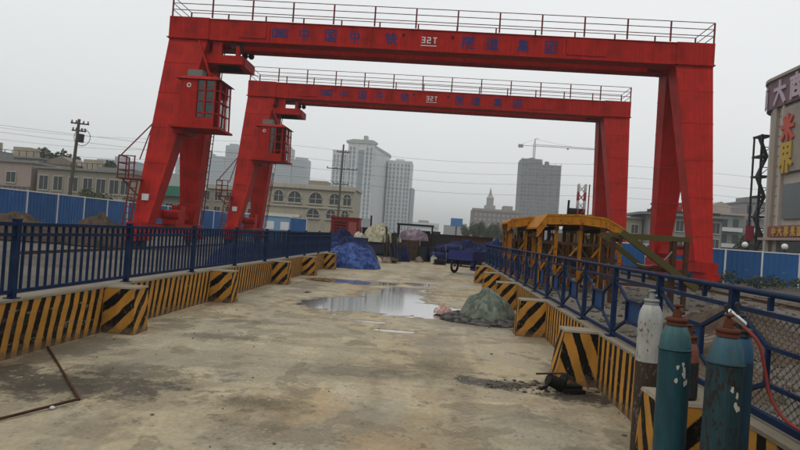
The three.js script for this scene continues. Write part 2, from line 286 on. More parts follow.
// ---------------------------------------------------------------- hexagon railing (right)
{
  const t = thing('steel_railing', 'blue steel railing with hexagon frames along the yellow formwork', 'railing', [2.01, 0.62, 0]);
  const d0 = 1.6, d1 = 27.2, B = 1.45, y1 = 0.77, y2 = 0.65, yu = 0.455, yl = 0.235, yb = 0.045, h = B / 3;
  mesh('top_rail', rod([0, y1, -d0], [0, y1, -d1], 0.019, 10), navyM, t);
  mesh('middle_rail', bx(-0.014, 0.014, y2 - 0.015, y2 + 0.015, -d0, -d1), navyM, t);
  mesh('bottom_rail', bx(-0.018, 0.018, yb - 0.02, yb + 0.02, -d0, -d1), navyM, t);
  const post = ready([bx(-0.026, 0.026, 0, y1 - 0.01, -0.026, 0.026), bx(-0.07, 0.07, 0, 0.012, -0.07, 0.07)]);
  const stub = ready(bx(-0.014, 0.014, y2 + 0.021, y1 - 0.02, -0.014, 0.014));
  const hexg = ready([1, -1].flatMap((s) => [bar([0, y2 - 0.022, s * 0.03], [0, yu, s * h], 0.026), bar([0, yu + 0.01, s * h], [0, yl - 0.01, s * h], 0.026), bar([0, yl, s * h], [0, yb + 0.022, s * 0.03], 0.026)]));
  const link = ready([bar([0, yu, -h - 0.01], [0, yu, -2 * h + 0.01], 0.024), bar([0, yl, -h - 0.01], [0, yl, -2 * h + 0.01], 0.024)]);
  const sheet = ready(bx(0.013, 0.016, yl + 0.012, yu - 0.012, -h - 0.012, -2 * h + 0.012));
  for (let d = 4.5 - 2 * B, k = 0; d < d1; d += B, k++) {
    let m = mesh('post', post, navyM, t); m.position.z = -d;
    m = mesh('hexagon_frame', hexg, navyM, t); m.position.z = -d;
    for (const s of [1, 2]) { m = mesh('stub', stub, navyM, t); m.position.z = -d - s * h; }
    m = mesh('link_bar', link, navyM, t); m.position.z = -d;
    if (k >= 2) { m = mesh('infill_sheet', sheet, navySheet, t); m.position.z = -d; }
  }
  // expanded metal mesh behind the nearest bays
  const wires = [], wm = mat([0.19, 0.165, 0.14], 0.7);
  const z0 = -1.7, z1 = -4.42, pit = 0.034, st = 0.052;
  for (let z = z0, c = 0; z > z1; z -= pit, c++) {
    const pts = []; for (let y = 0.05, r = 0; y < 0.63; y += st / 2, r++) pts.push([0.035, y, z + ((r + c) % 2 ? pit * 0.48 : -pit * 0.48)]);
    for (let i = 0; i < pts.length - 1; i++) wires.push(bar(pts[i], pts[i + 1], 0.003, 0.011));
  }
  tag(mesh('wire_mesh', wires, wm, t), 'grey expanded metal mesh behind the rails', null, null, 'stuff');
}

// ---------------------------------------------------------------- gantry cranes
const strokes = {
  zhong: [[.14, .25, .86, .25], [.14, .25, .14, .62], [.86, .25, .86, .62], [.14, .62, .86, .62], [.5, 0, .5, 1]],
  guo: [[.08, .05, .92, .05], [.08, .05, .08, .95], [.92, .05, .92, .95], [.08, .95, .92, .95], [.25, .25, .75, .25], [.28, .5, .72, .5], [.22, .78, .78, .78], [.5, .25, .5, .78], [.62, .6, .72, .7]],
  tie: [[.25, .05, .08, .3], [.2, .22, .42, .22], [.12, .42, .42, .42], [.1, .6, .42, .6], [.27, .42, .27, .9], [.27, .9, .42, .8], [.6, .1, .52, .35], [.55, .28, .92, .28], [.48, .52, .97, .52], [.72, .05, .72, .52], [.72, .52, .5, .95], [.72, .52, .97, .95]],
  sui: [[.08, .05, .08, .95], [.08, .08, .28, .1], [.28, .1, .2, .35], [.2, .35, .3, .5], [.3, .5, .12, .6], [.45, .02, .5, .12], [.85, .02, .75, .14], [.38, .18, .95, .18], [.65, .18, .45, .4], [.65, .25, .68, .72], [.6, .35, .42, .55], [.62, .5, .42, .72], [.68, .4, .92, .3], [.7, .45, .95, .68], [.4, .9, .98, .93]],
  dao: [[.5, .02, .56, .12], [.82, .02, .75, .14], [.36, .18, .98, .18], [.48, .3, .88, .3], [.48, .3, .48, .78], [.88, .3, .88, .78], [.48, .78, .88, .78], [.48, .46, .88, .46], [.48, .62, .88, .62], [.66, .18, .62, .3], [.12, .1, .2, .2], [.06, .4, .22, .4], [.22, .4, .14, .8], [.14, .8, .3, .88], [.3, .9, .98, .93]],
  ji: [[.35, .02, .2, .22], [.28, .15, .28, .58], [.55, .02, .6, .1], [.28, .15, .85, .15], [.28, .29, .8, .29], [.28, .43, .8, .43], [.28, .58, .88, .58], [.55, .15, .55, .58], [.08, .72, .92, .72], [.5, .6, .5, 1], [.5, .72, .15, .95], [.5, .72, .85, .95]],
  tuan: [[.08, .05, .92, .05], [.08, .05, .08, .95], [.92, .05, .92, .95], [.08, .95, .92, .95], [.22, .35, .78, .35], [.55, .16, .55, .82], [.55, .82, .42, .76], [.55, .38, .25, .74]],
  emblem: [[0, .12, 1, .12], [0, .88, 1, .88], [0, .12, 0, .88], [1, .12, 1, .88], [.18, .32, .82, .32], [.18, .68, .82, .68], [.5, .32, .5, .68], [.3, .5, .7, .5]],
  three: [[.1, .05, .85, .05], [.85, .05, .85, .95], [.15, .5, .85, .5], [.1, .95, .85, .95]], two: [[.1, .05, .85, .05], [.85, .05, .85, .5], [.1, .5, .85, .5], [.1, .5, .1, .95], [.1, .95, .9, .95]], t: [[.1, .05, .9, .05], [.5, .05, .5, .95]],
  mi: [[.5, 0, .5, 1], [.05, .45, .95, .45], [.2, .1, .35, .32], [.8, .1, .65, .32], [.48, .5, .1, .95], [.52, .5, .92, .95]],
  jie: [[.18, .02, .82, .02], [.18, .02, .18, .48], [.82, .02, .82, .48], [.18, .25, .82, .25], [.18, .48, .82, .48], [.5, .02, .5, .48], [.48, .5, .05, .75], [.52, .5, .95, .75], [.36, .68, .3, 1], [.64, .68, .64, 1]],
  da: [[.08, .35, .92, .35], [.5, .02, .48, .4], [.48, .4, .1, .98], [.5, .4, .92, .98]],
  shang: [[.5, 0, .5, .12], [.05, .14, .95, .14], [.12, .32, .12, 1], [.12, .32, .88, .32], [.88, .32, .88, 1], [.32, .16, .38, .3], [.68, .16, .62, .3], [.3, .62, .7, .62], [.3, .62, .3, .9], [.7, .62, .7, .9], [.3, .9, .7, .9], [.42, .34, .3, .52], [.58, .34, .7, .52]],
};
function glyph(key, w, h, sw, depth) {                       // a painted or built character in its own x, y plane, face towards +z
  return strokes[key].map(([x0, y0, x1, y1], i) => bar([(x0 - 0.5) * w, (0.5 - y0) * h, i * depth * 0.03], [(x1 - 0.5) * w, (0.5 - y1) * h, i * depth * 0.03], sw, depth).clone()).map((g) => g);
}
// bars run along their own z; for strokes in the x, y plane build flat boxes instead
function glyphFlat(key, w, h, sw, depth) {
  return strokes[key].map(([x0, y0, x1, y1], i) => {
    const ax = (x0 - 0.5) * w, ay = (0.5 - y0) * h, cx = (x1 - 0.5) * w, cy = (0.5 - y1) * h, L = Math.hypot(cx - ax, cy - ay);
    return new THREE.BoxGeometry(L + sw * 0.9, sw, depth).rotateZ(Math.atan2(cy - ay, cx - ax)).translate((ax + cx) / 2, (ay + cy) / 2, i * 0.0006);
  });
}
function handrail(parent, a, b, n, hgt, levels, mp, mr, rp, rr) {
  const A = V(...a), B = V(...b), pg = ready(rod([0, 0, 0], [0, hgt, 0], rp, 6));
  for (let i = 0; i <= n; i++) { const m = mesh('railing_post', pg, mp, parent); m.position.lerpVectors(A, B, i / n); }
  for (const l of levels) mesh('handrail', rod([A.x, A.y + l, A.z], [B.x, B.y + l, B.z], rr, 5), mr, parent);
}
function gantry(label) {
  const t = thing('gantry_crane', label, 'crane', [0, 0, -34.25]);
  const Z = (d) => 34.25 - d;                                // local z from distance
  // main girders with end saddles
  const girder = (d0, d1) => [bx(-12.6, 11.2, 10.98, 12.02, Z(d0), Z(d1)), bx(-12.6, 11.2, 12.022, 12.05, Z(d0 - 0.05), Z(d1 + 0.05)), bx(-12.6, 11.2, 10.94, 10.978, Z(d0 - 0.06), Z(d1 + 0.06))];
  const front = mesh('main_girder', girder(33.0, 33.8), redM, t), rear = mesh('main_girder', girder(34.7, 35.5), redM, t);
  for (const [x0, x1] of [[-14.7, -12.602], [11.202, 13.05]]) {
    mesh('end_saddle', [bx(x0, x1, 11.0, 12.08, Z(32.94), Z(35.56)), bx(x0 + 0.05, x1 - 0.05, 12.082, 12.1, Z(33), Z(35.5))], redM, t);
    mesh('flange_plate', bx(x0 - 0.07, x1 + 0.05, 10.95, 10.998, Z(32.86), Z(35.64)), redM, t);
  }
  for (const x of [-9.45, -4.2, 5.65]) { const s = mesh('splice_plate', bx(x - 0.07, x + 0.07, 11.0, 12.0, Z(32.97), Z(33.001)), redM, front); }
  const bolt = ready(new THREE.CylinderGeometry(0.028, 0.028, 0.03, 6).rotateX(Math.PI / 2));
  for (let k = 0; k < 6; k++) for (const s of [-0.14, 0.14]) { const b = mesh('bolt', bolt, redM, front); b.position.set(-4.2 + s, 11.1 + k * 0.16, Z(32.99)); }
  mesh('cover_plate', bx(-11.0, -9.55, 11.15, 11.97, Z(32.955), Z(33.001)), redM, front);
  mesh('cover_plate', bx(5.8, 7.75, 11.15, 11.97, Z(32.955), Z(33.001)), redM, front);
  for (const x of [-2.45, 0.05]) mesh('lifting_lug', new THREE.CylinderGeometry(0.07, 0.07, 0.06, 10).rotateX(Math.PI / 2).translate(x, 11.72, Z(32.98)), blackM, front);
  for (const [k, x, w] of [['emblem', -8.85, 0.78], ['zhong', -7.6, 0.6], ['guo', -6.2, 0.6], ['zhong', -4.95, 0.6], ['tie', -3.1, 0.62], ['sui', 0.85, 0.62], ['dao', 2.05, 0.62], ['ji', 3.6, 0.62], ['tuan', 5.0, 0.6]]) {
    const m = mesh('lettering', glyphFlat(k, w, k === 'emblem' ? 0.5 : 0.62, 0.075, 0.006), blueInk, front); m.position.set(x, 11.5, Z(32.996));
  }
  for (const [k, x] of [['three', -1.42], ['two', -1.14], ['t', -0.84]]) { const m = mesh('lettering', glyphFlat(k, 0.19, 0.3, 0.05, 0.006), whiteP, front); m.position.set(x, 11.52, Z(32.996)); }
  mesh('lettering_underline', bx(-1.55, -0.75, 11.22, 11.26, Z(32.993), Z(32.999)), whiteP, front);
  for (const x of [-7.0, -1.9, 1.4, 3.0, 8.6, 10.0]) mesh('weld_seam', bx(x - 0.012, x + 0.012, 11.0, 12.0, Z(32.992), Z(33.001)), redM, front);
  // inner diaphragm stiffeners under the girders
  for (const x of [-11.9, 10.6]) mesh('cross_beam', bx(x - 0.3, x + 0.3, 11.05, 11.9, Z(33.805), Z(34.695)), redM, t);
  // legs: pairs that spread along the rails
  for (const [b0, b1, t0, t1] of [[-14.9, -14.12, -14.68, -12.62], [11.95, 12.75, 11.22, 13.03]]) {
    const lf = mesh('leg', hexa([b0, b1, Z(31.75), Z(30.9), 1.25], [t0, t1, Z(34.2), Z(33.0), 10.948]), redM, t);
    const lr = mesh('leg', hexa([b0, b1, Z(37.6), Z(36.75), 1.25], [t0, t1, Z(35.5), Z(34.3), 10.948]), redM, t);
    const cx = (b0 + b1) / 2;
    const seam = (f, front) => { const y = mix(1.25, 10.948, f), x0 = mix(b0, t0, f) - 0.012, x1 = mix(b1, t1, f) + 0.012, zf = front ? Z(mix(30.9, 33.0, f)) : Z(mix(37.6, 35.5, f)), zb = front ? Z(mix(31.75, 34.2, f)) : Z(mix(36.75, 34.3, f)); return bx(x0, x1, y - 0.03, y + 0.03, Math.min(zf, zb) - 0.012, Math.max(zf, zb) + 0.012); };
    for (const f of [0.12, 0.31, 0.5, 0.69, 0.86]) { mesh('weld_band', seam(f, true), redM, lf); mesh('weld_band', seam(f, false), redM, lr); }
    for (let k = 0; k < 8; k++) mesh('flange_bolt', new THREE.CylinderGeometry(0.035, 0.035, 0.06, 6).translate(mix(t0 + 0.1, t1 - 0.1, k / 7), 10.93, Z(32.9)), redM, t);
    mesh('sill_beam', bx(cx - 0.36, cx + 0.36, 0.78, 1.245, Z(30.2), Z(38.3)), redM, t);
    mesh('tie_beam', bx(cx - 0.2, cx + 0.2, 1.5, 2.0, Z(31.76), Z(36.74)), redM, t);
    for (const d of [30.75, 37.75]) {
      const bo = mesh('bogie', [bx(cx - 0.22, cx + 0.22, 0.36, 0.778, Z(d - 0.85), Z(d + 0.85)), bx(cx + 0.24, cx + 0.62, 0.42, 0.74, Z(d - 0.25), Z(d + 0.25))], redM, t);
      for (const s of [-0.5, 0.5]) mesh('wheel', [wheelX(0.27, 0.12, cx, 0.32, Z(d + s)), wheelX(0.31, 0.03, cx - 0.08, 0.32, Z(d + s))], steelDark, bo);
    }
    mesh('drive_motor', [new THREE.CylinderGeometry(0.24, 0.24, 0.8, 14).rotateZ(Math.PI / 2).translate(cx + 0.7, 1.75, Z(33.0)), bx(cx + 0.3, cx + 1.05, 1.25, 1.5, Z(32.7), Z(33.3))], redM, t);
    mesh('control_box', bx(cx + 0.38, cx + 0.85, 1.3, 2.25, Z(33.6), Z(34.3)), redM, t);
    if (cx < 0) mesh('number_plate', bx(cx - 0.1, cx + 0.22, 2.35, 2.67, Z(30.94), Z(31.3)).translate(0, 0, -0.22 + 0.1), whiteP, lf);
  }
  // ladder on the inner face of the rear left leg
  const lad = mesh('ladder', [rod([-13.75, 1.3, Z(37.2)], [-12.45, 10.9, Z(35.2)], 0.03, 5), rod([-13.75, 1.3, Z(36.8)], [-12.45, 10.9, Z(34.8)], 0.03, 5)], railRed, t);
  for (let k = 0; k < 24; k++) { const f = (k + 0.5) / 24; mesh('rung', rod([mix(-13.75, -12.45, f), mix(1.3, 10.9, f), Z(mix(37.2, 35.2, f))], [mix(-13.75, -12.45, f), mix(1.3, 10.9, f), Z(mix(36.8, 34.8, f))], 0.022, 5), railRed, lad); }
  // access platform outside the front left leg
  const pf = mesh('access_platform', [bx(-15.8, -14.72, 3.32, 3.38, Z(30.7), Z(31.9)), bar([-15.75, 3.32, Z(31.3)], [-14.75, 2.4, Z(31.3)], 0.06), bar([-15.7, 4.4, Z(30.75)], [-14.7, 6.4, Z(32.1)], 0.05), bar([-15.2, 4.4, Z(31.8)], [-14.72, 6.6, Z(32.2)], 0.05)], railRed, t);
  for (const [x, d] of [[-15.75, 30.75], [-15.75, 31.85], [-14.95, 30.75], [-15.35, 30.75]]) mesh('railing_post', rod([x, 3.38, Z(d)], [x, 4.45, Z(d)], 0.032, 6), railRed, pf);
  for (const y of [3.75, 4.1, 4.45]) mesh('handrail', [rod([-15.75, y, Z(30.75)], [-14.9, y, Z(30.75)], 0.028, 5), rod([-15.75, y, Z(30.75)], [-15.75, y, Z(31.85)], 0.028, 5)], railRed, pf);
  const stair = mesh('stair', [rod([-15.25, 0.9, Z(30.5)], [-15.05, 3.35, Z(30.75)], 0.04, 5), rod([-14.85, 0.9, Z(30.5)], [-14.72, 3.35, Z(30.75)], 0.04, 5)], railRed, t);
  for (let k = 0; k < 8; k++) { const f = (k + 0.5) / 8; mesh('rung', rod([mix(-15.25, -15.05, f), mix(0.9, 3.35, f), Z(mix(30.5, 30.75, f))], [mix(-14.85, -14.72, f), mix(0.9, 3.35, f), Z(mix(30.5, 30.75, f))], 0.024, 5), railRed, stair); }
  // operator cab on the left leg
  const cab = new THREE.Group(); cab.name = 'operator_cab'; t.add(cab);
  const cx0 = -13.25, cx1 = -11.2, cy0 = 6.2, cy1 = 8.55, cd0 = 31.55, cd1 = 33.5;
  mesh('cab_wall', [bx(cx0, cx0 + 0.75, cy0, cy1, Z(cd0), Z(cd0 + 0.06)), bx(cx0, cx0 + 0.06, cy0, cy1, Z(cd0 + 0.061), Z(cd1)), bx(cx0 + 0.061, cx1 - 0.3, cy0, cy1, Z(cd1 - 0.06), Z(cd1)), bx(cx0 + 0.76, cx1 - 0.3, cy0, cy0 + 0.45, Z(cd0), Z(cd0 + 0.06))], redM, cab);
  mesh('cab_roof', hexa([cx0 - 0.25, cx1 + 0.02, Z(cd1 + 0.1), Z(cd0 - 0.1), cy1 + 0.002], [cx0 - 0.1, cx1 - 0.25, Z(cd1), Z(cd0), cy1 + 0.16]), redM, cab);
  mesh('cab_floor', [bx(cx0 - 0.45, cx1 + 0.05, cy0 - 0.1, cy0 - 0.002, Z(cd0 - 0.15), Z(cd1 + 0.1)), bx(cx0 - 0.3, cx0 + 0.2, cy0 - 0.35, cy0 - 0.102, Z(cd0 + 0.2), Z(cd1))], redM, cab);
  mesh('cab_seat', [bx(cx0 + 0.9, cx0 + 1.35, cy0 + 0.4, cy0 + 0.55, Z(32.3), Z(32.8)), bx(cx0 + 0.85, cx0 + 0.98, cy0 + 0.56, cy0 + 1.3, Z(32.3), Z(32.8)), bx(cx0 + 1.0, cx0 + 1.25, cy0, cy0 + 0.39, Z(32.45), Z(32.65))], blackM, cab);
  for (const x of [cx0 + 0.79, cx0 + 1.22, cx1 - 0.33]) mesh('window_frame', bar([x, cy0 + 0.46, Z(cd0 + 0.03)], [x, cy1, Z(cd0 + 0.03)], 0.07), redM, cab);
  for (const [x, d] of [[cx1 - 0.1, cd0 + 0.25], [cx1 - 0.06, cd0 + 1.0], [cx1 - 0.08, cd1 - 0.2]]) mesh('window_frame', bar([x, cy0, Z(d)], [x - 0.05, cy1, Z(d)], 0.07), redM, cab);
  for (const f of [0.3, 0.55, 0.78]) { const y = mix(cy0, cy1, f); mesh('window_frame', [bar([cx0 + 0.79, y, Z(cd0 + 0.03)], [cx1 - 0.33, y, Z(cd0 + 0.03)], 0.05), bar([cx1 - 0.33, y, Z(cd0 + 0.03)], [cx1 - 0.08, y, Z(cd0 + 0.27)], 0.05), bar([cx1 - 0.08, y, Z(cd0 + 0.27)], [cx1 - 0.08, y, Z(cd1 - 0.2)], 0.05)], redM, cab); }
  const gl = new THREE.MeshPhysicalMaterial({ color: new THREE.Color().setRGB(0.8, 0.85, 0.85), roughness: 0.05, transmission: 1, thickness: 0 });
  mesh('window_pane', bx(cx0 + 0.83, cx1 - 0.36, cy0 + 0.47, cy1 - 0.02, Z(cd0 + 0.075), Z(cd0 + 0.085)), gl, cab);
  mesh('window_pane', bx(cx1 - 0.15, cx1 - 0.14, cy0 + 0.1, cy1 - 0.02, Z(cd0 + 0.3), Z(cd1 - 0.25)), gl, cab);
  mesh('equipment_cabinet', bx(cx0 + 0.75, cx0 + 1.1, cy0 + 0.01, cy1 - 0.02, Z(33.0), Z(33.42)), blackM, cab);
  mesh('round_mark', new THREE.TorusGeometry(0.09, 0.03, 6, 16).translate(cx0 + 0.4, cy1 - 0.32, Z(cd0 - 0.005)), whiteP, cab);
  mesh('air_conditioner', [bx(cx0 + 0.1, cx0 + 0.85, cy1 + 0.17, cy1 + 0.58, Z(32.0), Z(32.6))], mat([0.16, 0.17, 0.16], 0.6), cab);
  mesh('cab_bracket', bar([cx0 + 0.75, cy1 + 0.75, Z(33.0)], [cx1 - 0.35, cy1 + 0.16, Z(32.3)], 0.07), redM, cab);
  mesh('cab_bracket', bar([-12.95, 10.8, Z(32.7)], [-12.05, cy1 + 0.12, Z(32.4)], 0.09), redM, cab);
  mesh('cab_bracket', bx(cx0 + 0.1, cx0 + 1.2, cy0 + 0.4, cy0 + 0.62, Z(cd1 + 0.002), Z(cd1 + 0.5)), redM, cab);
  mesh('cab_bracket', bx(cx0 + 0.1, cx0 + 1.2, cy1 - 0.5, cy1 - 0.25, Z(cd1 + 0.002), Z(cd1 + 0.6)), redM, cab);
  // hoist trolley under the left end of the girders
  const tr = new THREE.Group(); tr.name = 'hoist_trolley'; t.add(tr);
  mesh('trolley_frame', [bx(-13.0, -10.75, 9.78, 10.22, Z(33.1), Z(33.45)), bx(-13.0, -10.75, 9.78, 10.22, Z(35.0), Z(35.35)), bx(-11.05, -10.7, 9.72, 10.2, Z(33.46), Z(34.99)), bx(-12.9, -12.4, 9.8, 10.5, Z(33.46), Z(34.99)), bx(-12.4, -11.9, 10.23, 10.93, Z(33.15), Z(33.4)), bx(-11.15, -10.95, 10.23, 10.75, Z(33.15), Z(33.4))], redM, tr);
  mesh('hoist_drum', new THREE.CylinderGeometry(0.26, 0.26, 1.2, 16).rotateZ(Math.PI / 2).translate(-11.7, 9.85, Z(34.2)), blackM, tr);
  for (const x of [-11.3, -10.95]) for (const d of [33.3, 35.2]) mesh('wheel', [wheelX(0.16, 0.12, 0, 0, 0).rotateY(Math.PI / 2).translate(x, 10.76, Z(d))], steelDark, tr);
  // hand rails on both girders
  handrail(t, [-14.6, 12.1, Z(33.02)], [13.0, 12.1, Z(33.02)], 13, 1.02, [0.36, 0.69, 1.02], railRed, railRed, 0.045, 0.022);
  handrail(t, [-14.6, 12.1, Z(35.48)], [13.0, 12.1, Z(35.48)], 13, 1.02, [0.36, 0.69, 1.02], railRed, railRed, 0.045, 0.022);
  for (const x of [-14.6, 13.0]) mesh('handrail', [0.36, 0.69, 1.02].map((y) => rod([x, 12.1 + y, Z(33.02)], [x, 12.1 + y, Z(35.48)], 0.022, 5)), railRed, t);
  return t;
}
const crane1 = gantry('red gantry crane with lettered girder, standing beside the yellow steel formwork');
copyOf(crane1, 'red gantry crane standing behind the other crane, towards the tall city blocks', [0, 0, -48.3]);
for (const x of [-14.51, 12.35]) tag(mesh('crane_rail', [bx(x - 0.05, x + 0.05, -0.05, 0.05, -22, -75), bx(x - 0.16, x + 0.16, -0.06, -0.03, -22, -75)], rustM), x < 0 ? 'steel crane rail laid along the picket fence side' : 'steel crane rail laid along the formwork side', 'rail');

// ---------------------------------------------------------------- draped heaps
function heap(rx, rz, h, seed, { n = 64, rings = 26, p = 2.2, fold = 0.16, lump = 0.35, wob = 0.16, flat = 0 } = {}) {
  const pos = [], idx = [];
  const f = (u, v, r) => {
    const a = u * Math.PI * 2, ox = Math.cos(a), oz = Math.sin(a);
    const w = 1 + wob * 2 * (fbm(u, 0.2, 6, 3, seed) - 0.5);
    const L = fbm(0.5 + 0.22 * ox * r, 0.5 + 0.22 * oz * r, 14, 3, seed + 3) - 0.5;
    const ridge = 1 - Math.abs(Math.sin(Math.PI * (11 * u + 1.3 * fbm(u, 0.4, 7, 2, seed + 9) + 0.35 * r))) * (0.5 + 0.5 * fbm(u, 0.8, 11, 1, seed + 11));
    let y = h * Math.pow(Math.max(0, 1 - Math.pow(r, p)), 0.62) * (1 + lump * 2 * L) - fold * h * ridge * Math.sin(Math.PI * Math.min(1, r * 1.0));
    y = Math.max(y, 0.012 + 0.05 * fbm(u, r, 16, 2, seed + 5));
    if (r > 0.985) y = 0.004;
    return [ox * rx * r * w, y, oz * rz * r * w];
  };
  for (let j = 0; j <= rings; j++) for (let i = 0; i < n; i++) pos.push(...f(i / n, 0, Math.pow(j / rings, 0.8)));
  for (let j = 0; j < rings; j++) for (let i = 0; i < n; i++) { const a = j * n + i, b = j * n + (i + 1) % n, c = a + n, d = b + n; idx.push(a, b, c, b, d, c); }
  const g = new THREE.BufferGeometry(); g.setAttribute('position', new THREE.Float32BufferAttribute(pos, 3)); g.setIndex(idx); g.computeVertexNormals(); return g;
}
const tarpBump = { bumpMap: rep(noiseTex, 1.4), bumpScale: 0.012 };
const tarpT = (a, b, s) => tex(256, 256, (u, v) => S3(L3(a, b, sst(0.3, 0.75, fbm(u, v, 8, 5, s)))));
const blueTarp = mtex(tarpT([0.010, 0.024, 0.11], [0.05, 0.10, 0.28], 501), 1.1, 0.5, tarpBump);
const indigoTarp = mtex(tarpT([0.004, 0.008, 0.040], [0.010, 0.020, 0.085], 511), 2.2, 0.6, tarpBump);
const greenTarp = mtex(tarpT([0.065, 0.080, 0.062], [0.145, 0.165, 0.13], 521), 0.7, 0.7, { bumpMap: rep(noiseTex, 0.8), bumpScale: 0.006 });
const creamTarp = mtex(tarpT([0.28, 0.255, 0.165], [0.50, 0.47, 0.35], 531), 1.5, 0.7, tarpBump);
const mauveTarp = mtex(tarpT([0.15, 0.105, 0.135], [0.30, 0.235, 0.27], 541), 1.5, 0.7, tarpBump);
const darkCloth = mtex(tarpT([0.018, 0.018, 0.018], [0.10, 0.095, 0.085], 551), 0.5, 0.75, tarpBump);
function tarp(name, label, cat, x, d, rx, rz, h, seed, m, o = {}, y = 0) { const q = mesh(name, heap(rx, rz, h, seed, o), m); q.position.set(x, y, -d); q.rotation.y = o.ry || 0; return tag(q, label, cat, o.group); }
{ // green tarpaulin over something by the railing
  const t = thing('tarpaulin_heap', 'dull green tarpaulin over a heap beside the striped blocks', 'tarpaulin', [1.0, 0, -13.3]);
  mesh('tarpaulin', heap(0.56, 0.85, 0.66, 601, { p: 1.25, fold: 0.10, lump: 0.22, n: 96, rings: 34 }), greenTarp, t).position.set(0.1, 0, 0);
  const gs = mesh('ground_cloth', heap(0.80, 0.95, 0.08, 611, { p: 4, fold: 0.5, lump: 0.9, wob: 0.28 }), darkCloth, t); gs.position.set(-0.05, 0.006, 0.25);
}
tag(mesh('sack', heap(0.2, 0.32, 0.17, 621, { p: 2.6 }), mtex(tarpT([0.30, 0.16, 0.13], [0.48, 0.40, 0.36], 561), 0.4, 0.8)), 'pinkish crumpled sack beside the green tarpaulin heap', 'sack').position.set(0.22, 0.008, -13.55);
tarp('tarpaulin', 'bright blue tarpaulin sliding down against the last striped blocks', 'tarpaulin', -3.85, 28.4, 1.45, 1.9, 0.82, 631, blueTarp, { p: 3, fold: 0.2, lump: 0.5, ry: 0.3 });
tarp('tarpaulin', 'dark blue tarpaulin heap behind the bright blue one', 'tarpaulin', -4.5, 32.5, 1.6, 2.0, 1.25, 641, indigoTarp, { fold: 0.2, lump: 0.3, p: 3 });
tarp('tarpaulin', 'long low blue tarpaulin covering a pile, between crates and tricycle', 'tarpaulin', 1.9, 41.0, 2.6, 1.5, 1.3, 651, indigoTarp, { p: 5, fold: 0.18, lump: 0.3 });
tarp('tarpaulin', 'small blue tarpaulin heap beside the yellow steel formwork', 'tarpaulin', 2.9, 33.0, 1.1, 1.6, 1.5, 661, indigoTarp, { p: 3, fold: 0.2 });
tarp('tarpaulin', 'long blue tarpaulin row lying behind the picket fence', 'tarpaulin', -6.6, 25.0, 1.0, 6.5, 0.95, 671, indigoTarp, { p: 4, fold: 0.25, lump: 0.3 });
{ // dirt mounds by the hoarding
  tarp('dirt_mound', 'broad dark brown earth mound in front of the blue hoarding', 'mound', -20.6, 31, 3.4, 1.6, 1.2, 681, mtex(mudT, 2, 0.95, tarpBump), { p: 2.6, fold: 0.3, lump: 0.45, group: 'earth mounds by the hoarding' });
  tarp('dirt_mound', 'narrower brown earth mound between blue hoarding and crane ladder', 'mound', -16.2, 30.5, 1.7, 1.2, 1.25, 691, mtex(mudT, 2, 0.95, tarpBump), { p: 2.6, fold: 0.3, lump: 0.45, group: 'earth mounds by the hoarding' });
}

// ---------------------------------------------------------------- things at the far end of the deck
{ // machine under a cream sheet
  const t = thing('covered_machine', 'cream sheet draped over a machine between blue tarpaulins and crates', 'machine', [-3.45, 0, -37]);
  mesh('cover_sheet', heap(0.85, 0.9, 0.98, 701, { p: 3.6, fold: 0.12, lump: 0.32 }), creamTarp, t).position.set(0, 1.02, 0);
  mesh('machine_body', [bx(-0.7, 0.7, 0.25, 1.1, -0.7, 0.7), bx(-0.8, -0.5, 0, 0.24, -0.6, 0.6), bx(0.5, 0.8, 0, 0.24, -0.6, 0.6), bx(-0.45, 0.45, 0.4, 0.9, 0.71, 0.86)], mat([0.030, 0.034, 0.05], 0.6), t);
  mesh('exhaust_pipe', rod([-0.35, 1.1, 0.2], [-0.4, 2.5, 0.2], 0.05, 8), steelDark, t);
}
{ // red engine unit
  const t = thing('generator', 'red generator housing behind the dark blue tarpaulin', 'generator', [-6.0, 0, -42]);
  mesh('housing', [bx(-0.9, 0.9, 0.5, 2.3, -0.6, 0.6), bx(-0.95, 0.95, 2.302, 2.4, -0.65, 0.65)], mat([0.22, 0.022, 0.022], 0.55), t);
  mesh('skid', [bx(-1, 1, 0.2, 0.498, -0.55, -0.35), bx(-1, 1, 0.2, 0.498, 0.35, 0.55), bx(-0.9, -0.7, -0.05, 0.199, -0.5, 0.5), bx(0.7, 0.9, -0.05, 0.199, -0.5, 0.5)], steelDark, t);
  for (let k = 0; k < 5; k++) mesh('louvre', bx(-0.7, 0.1, 1.2 + k * 0.2, 1.29 + k * 0.2, 0.601, 0.63), mat([0.06, 0.01, 0.01], 0.6), t);
  mesh('panel_door', bx(0.25, 0.75, 1.1, 2.1, 0.601, 0.625), mat([0.32, 0.10, 0.09], 0.5), t);
}
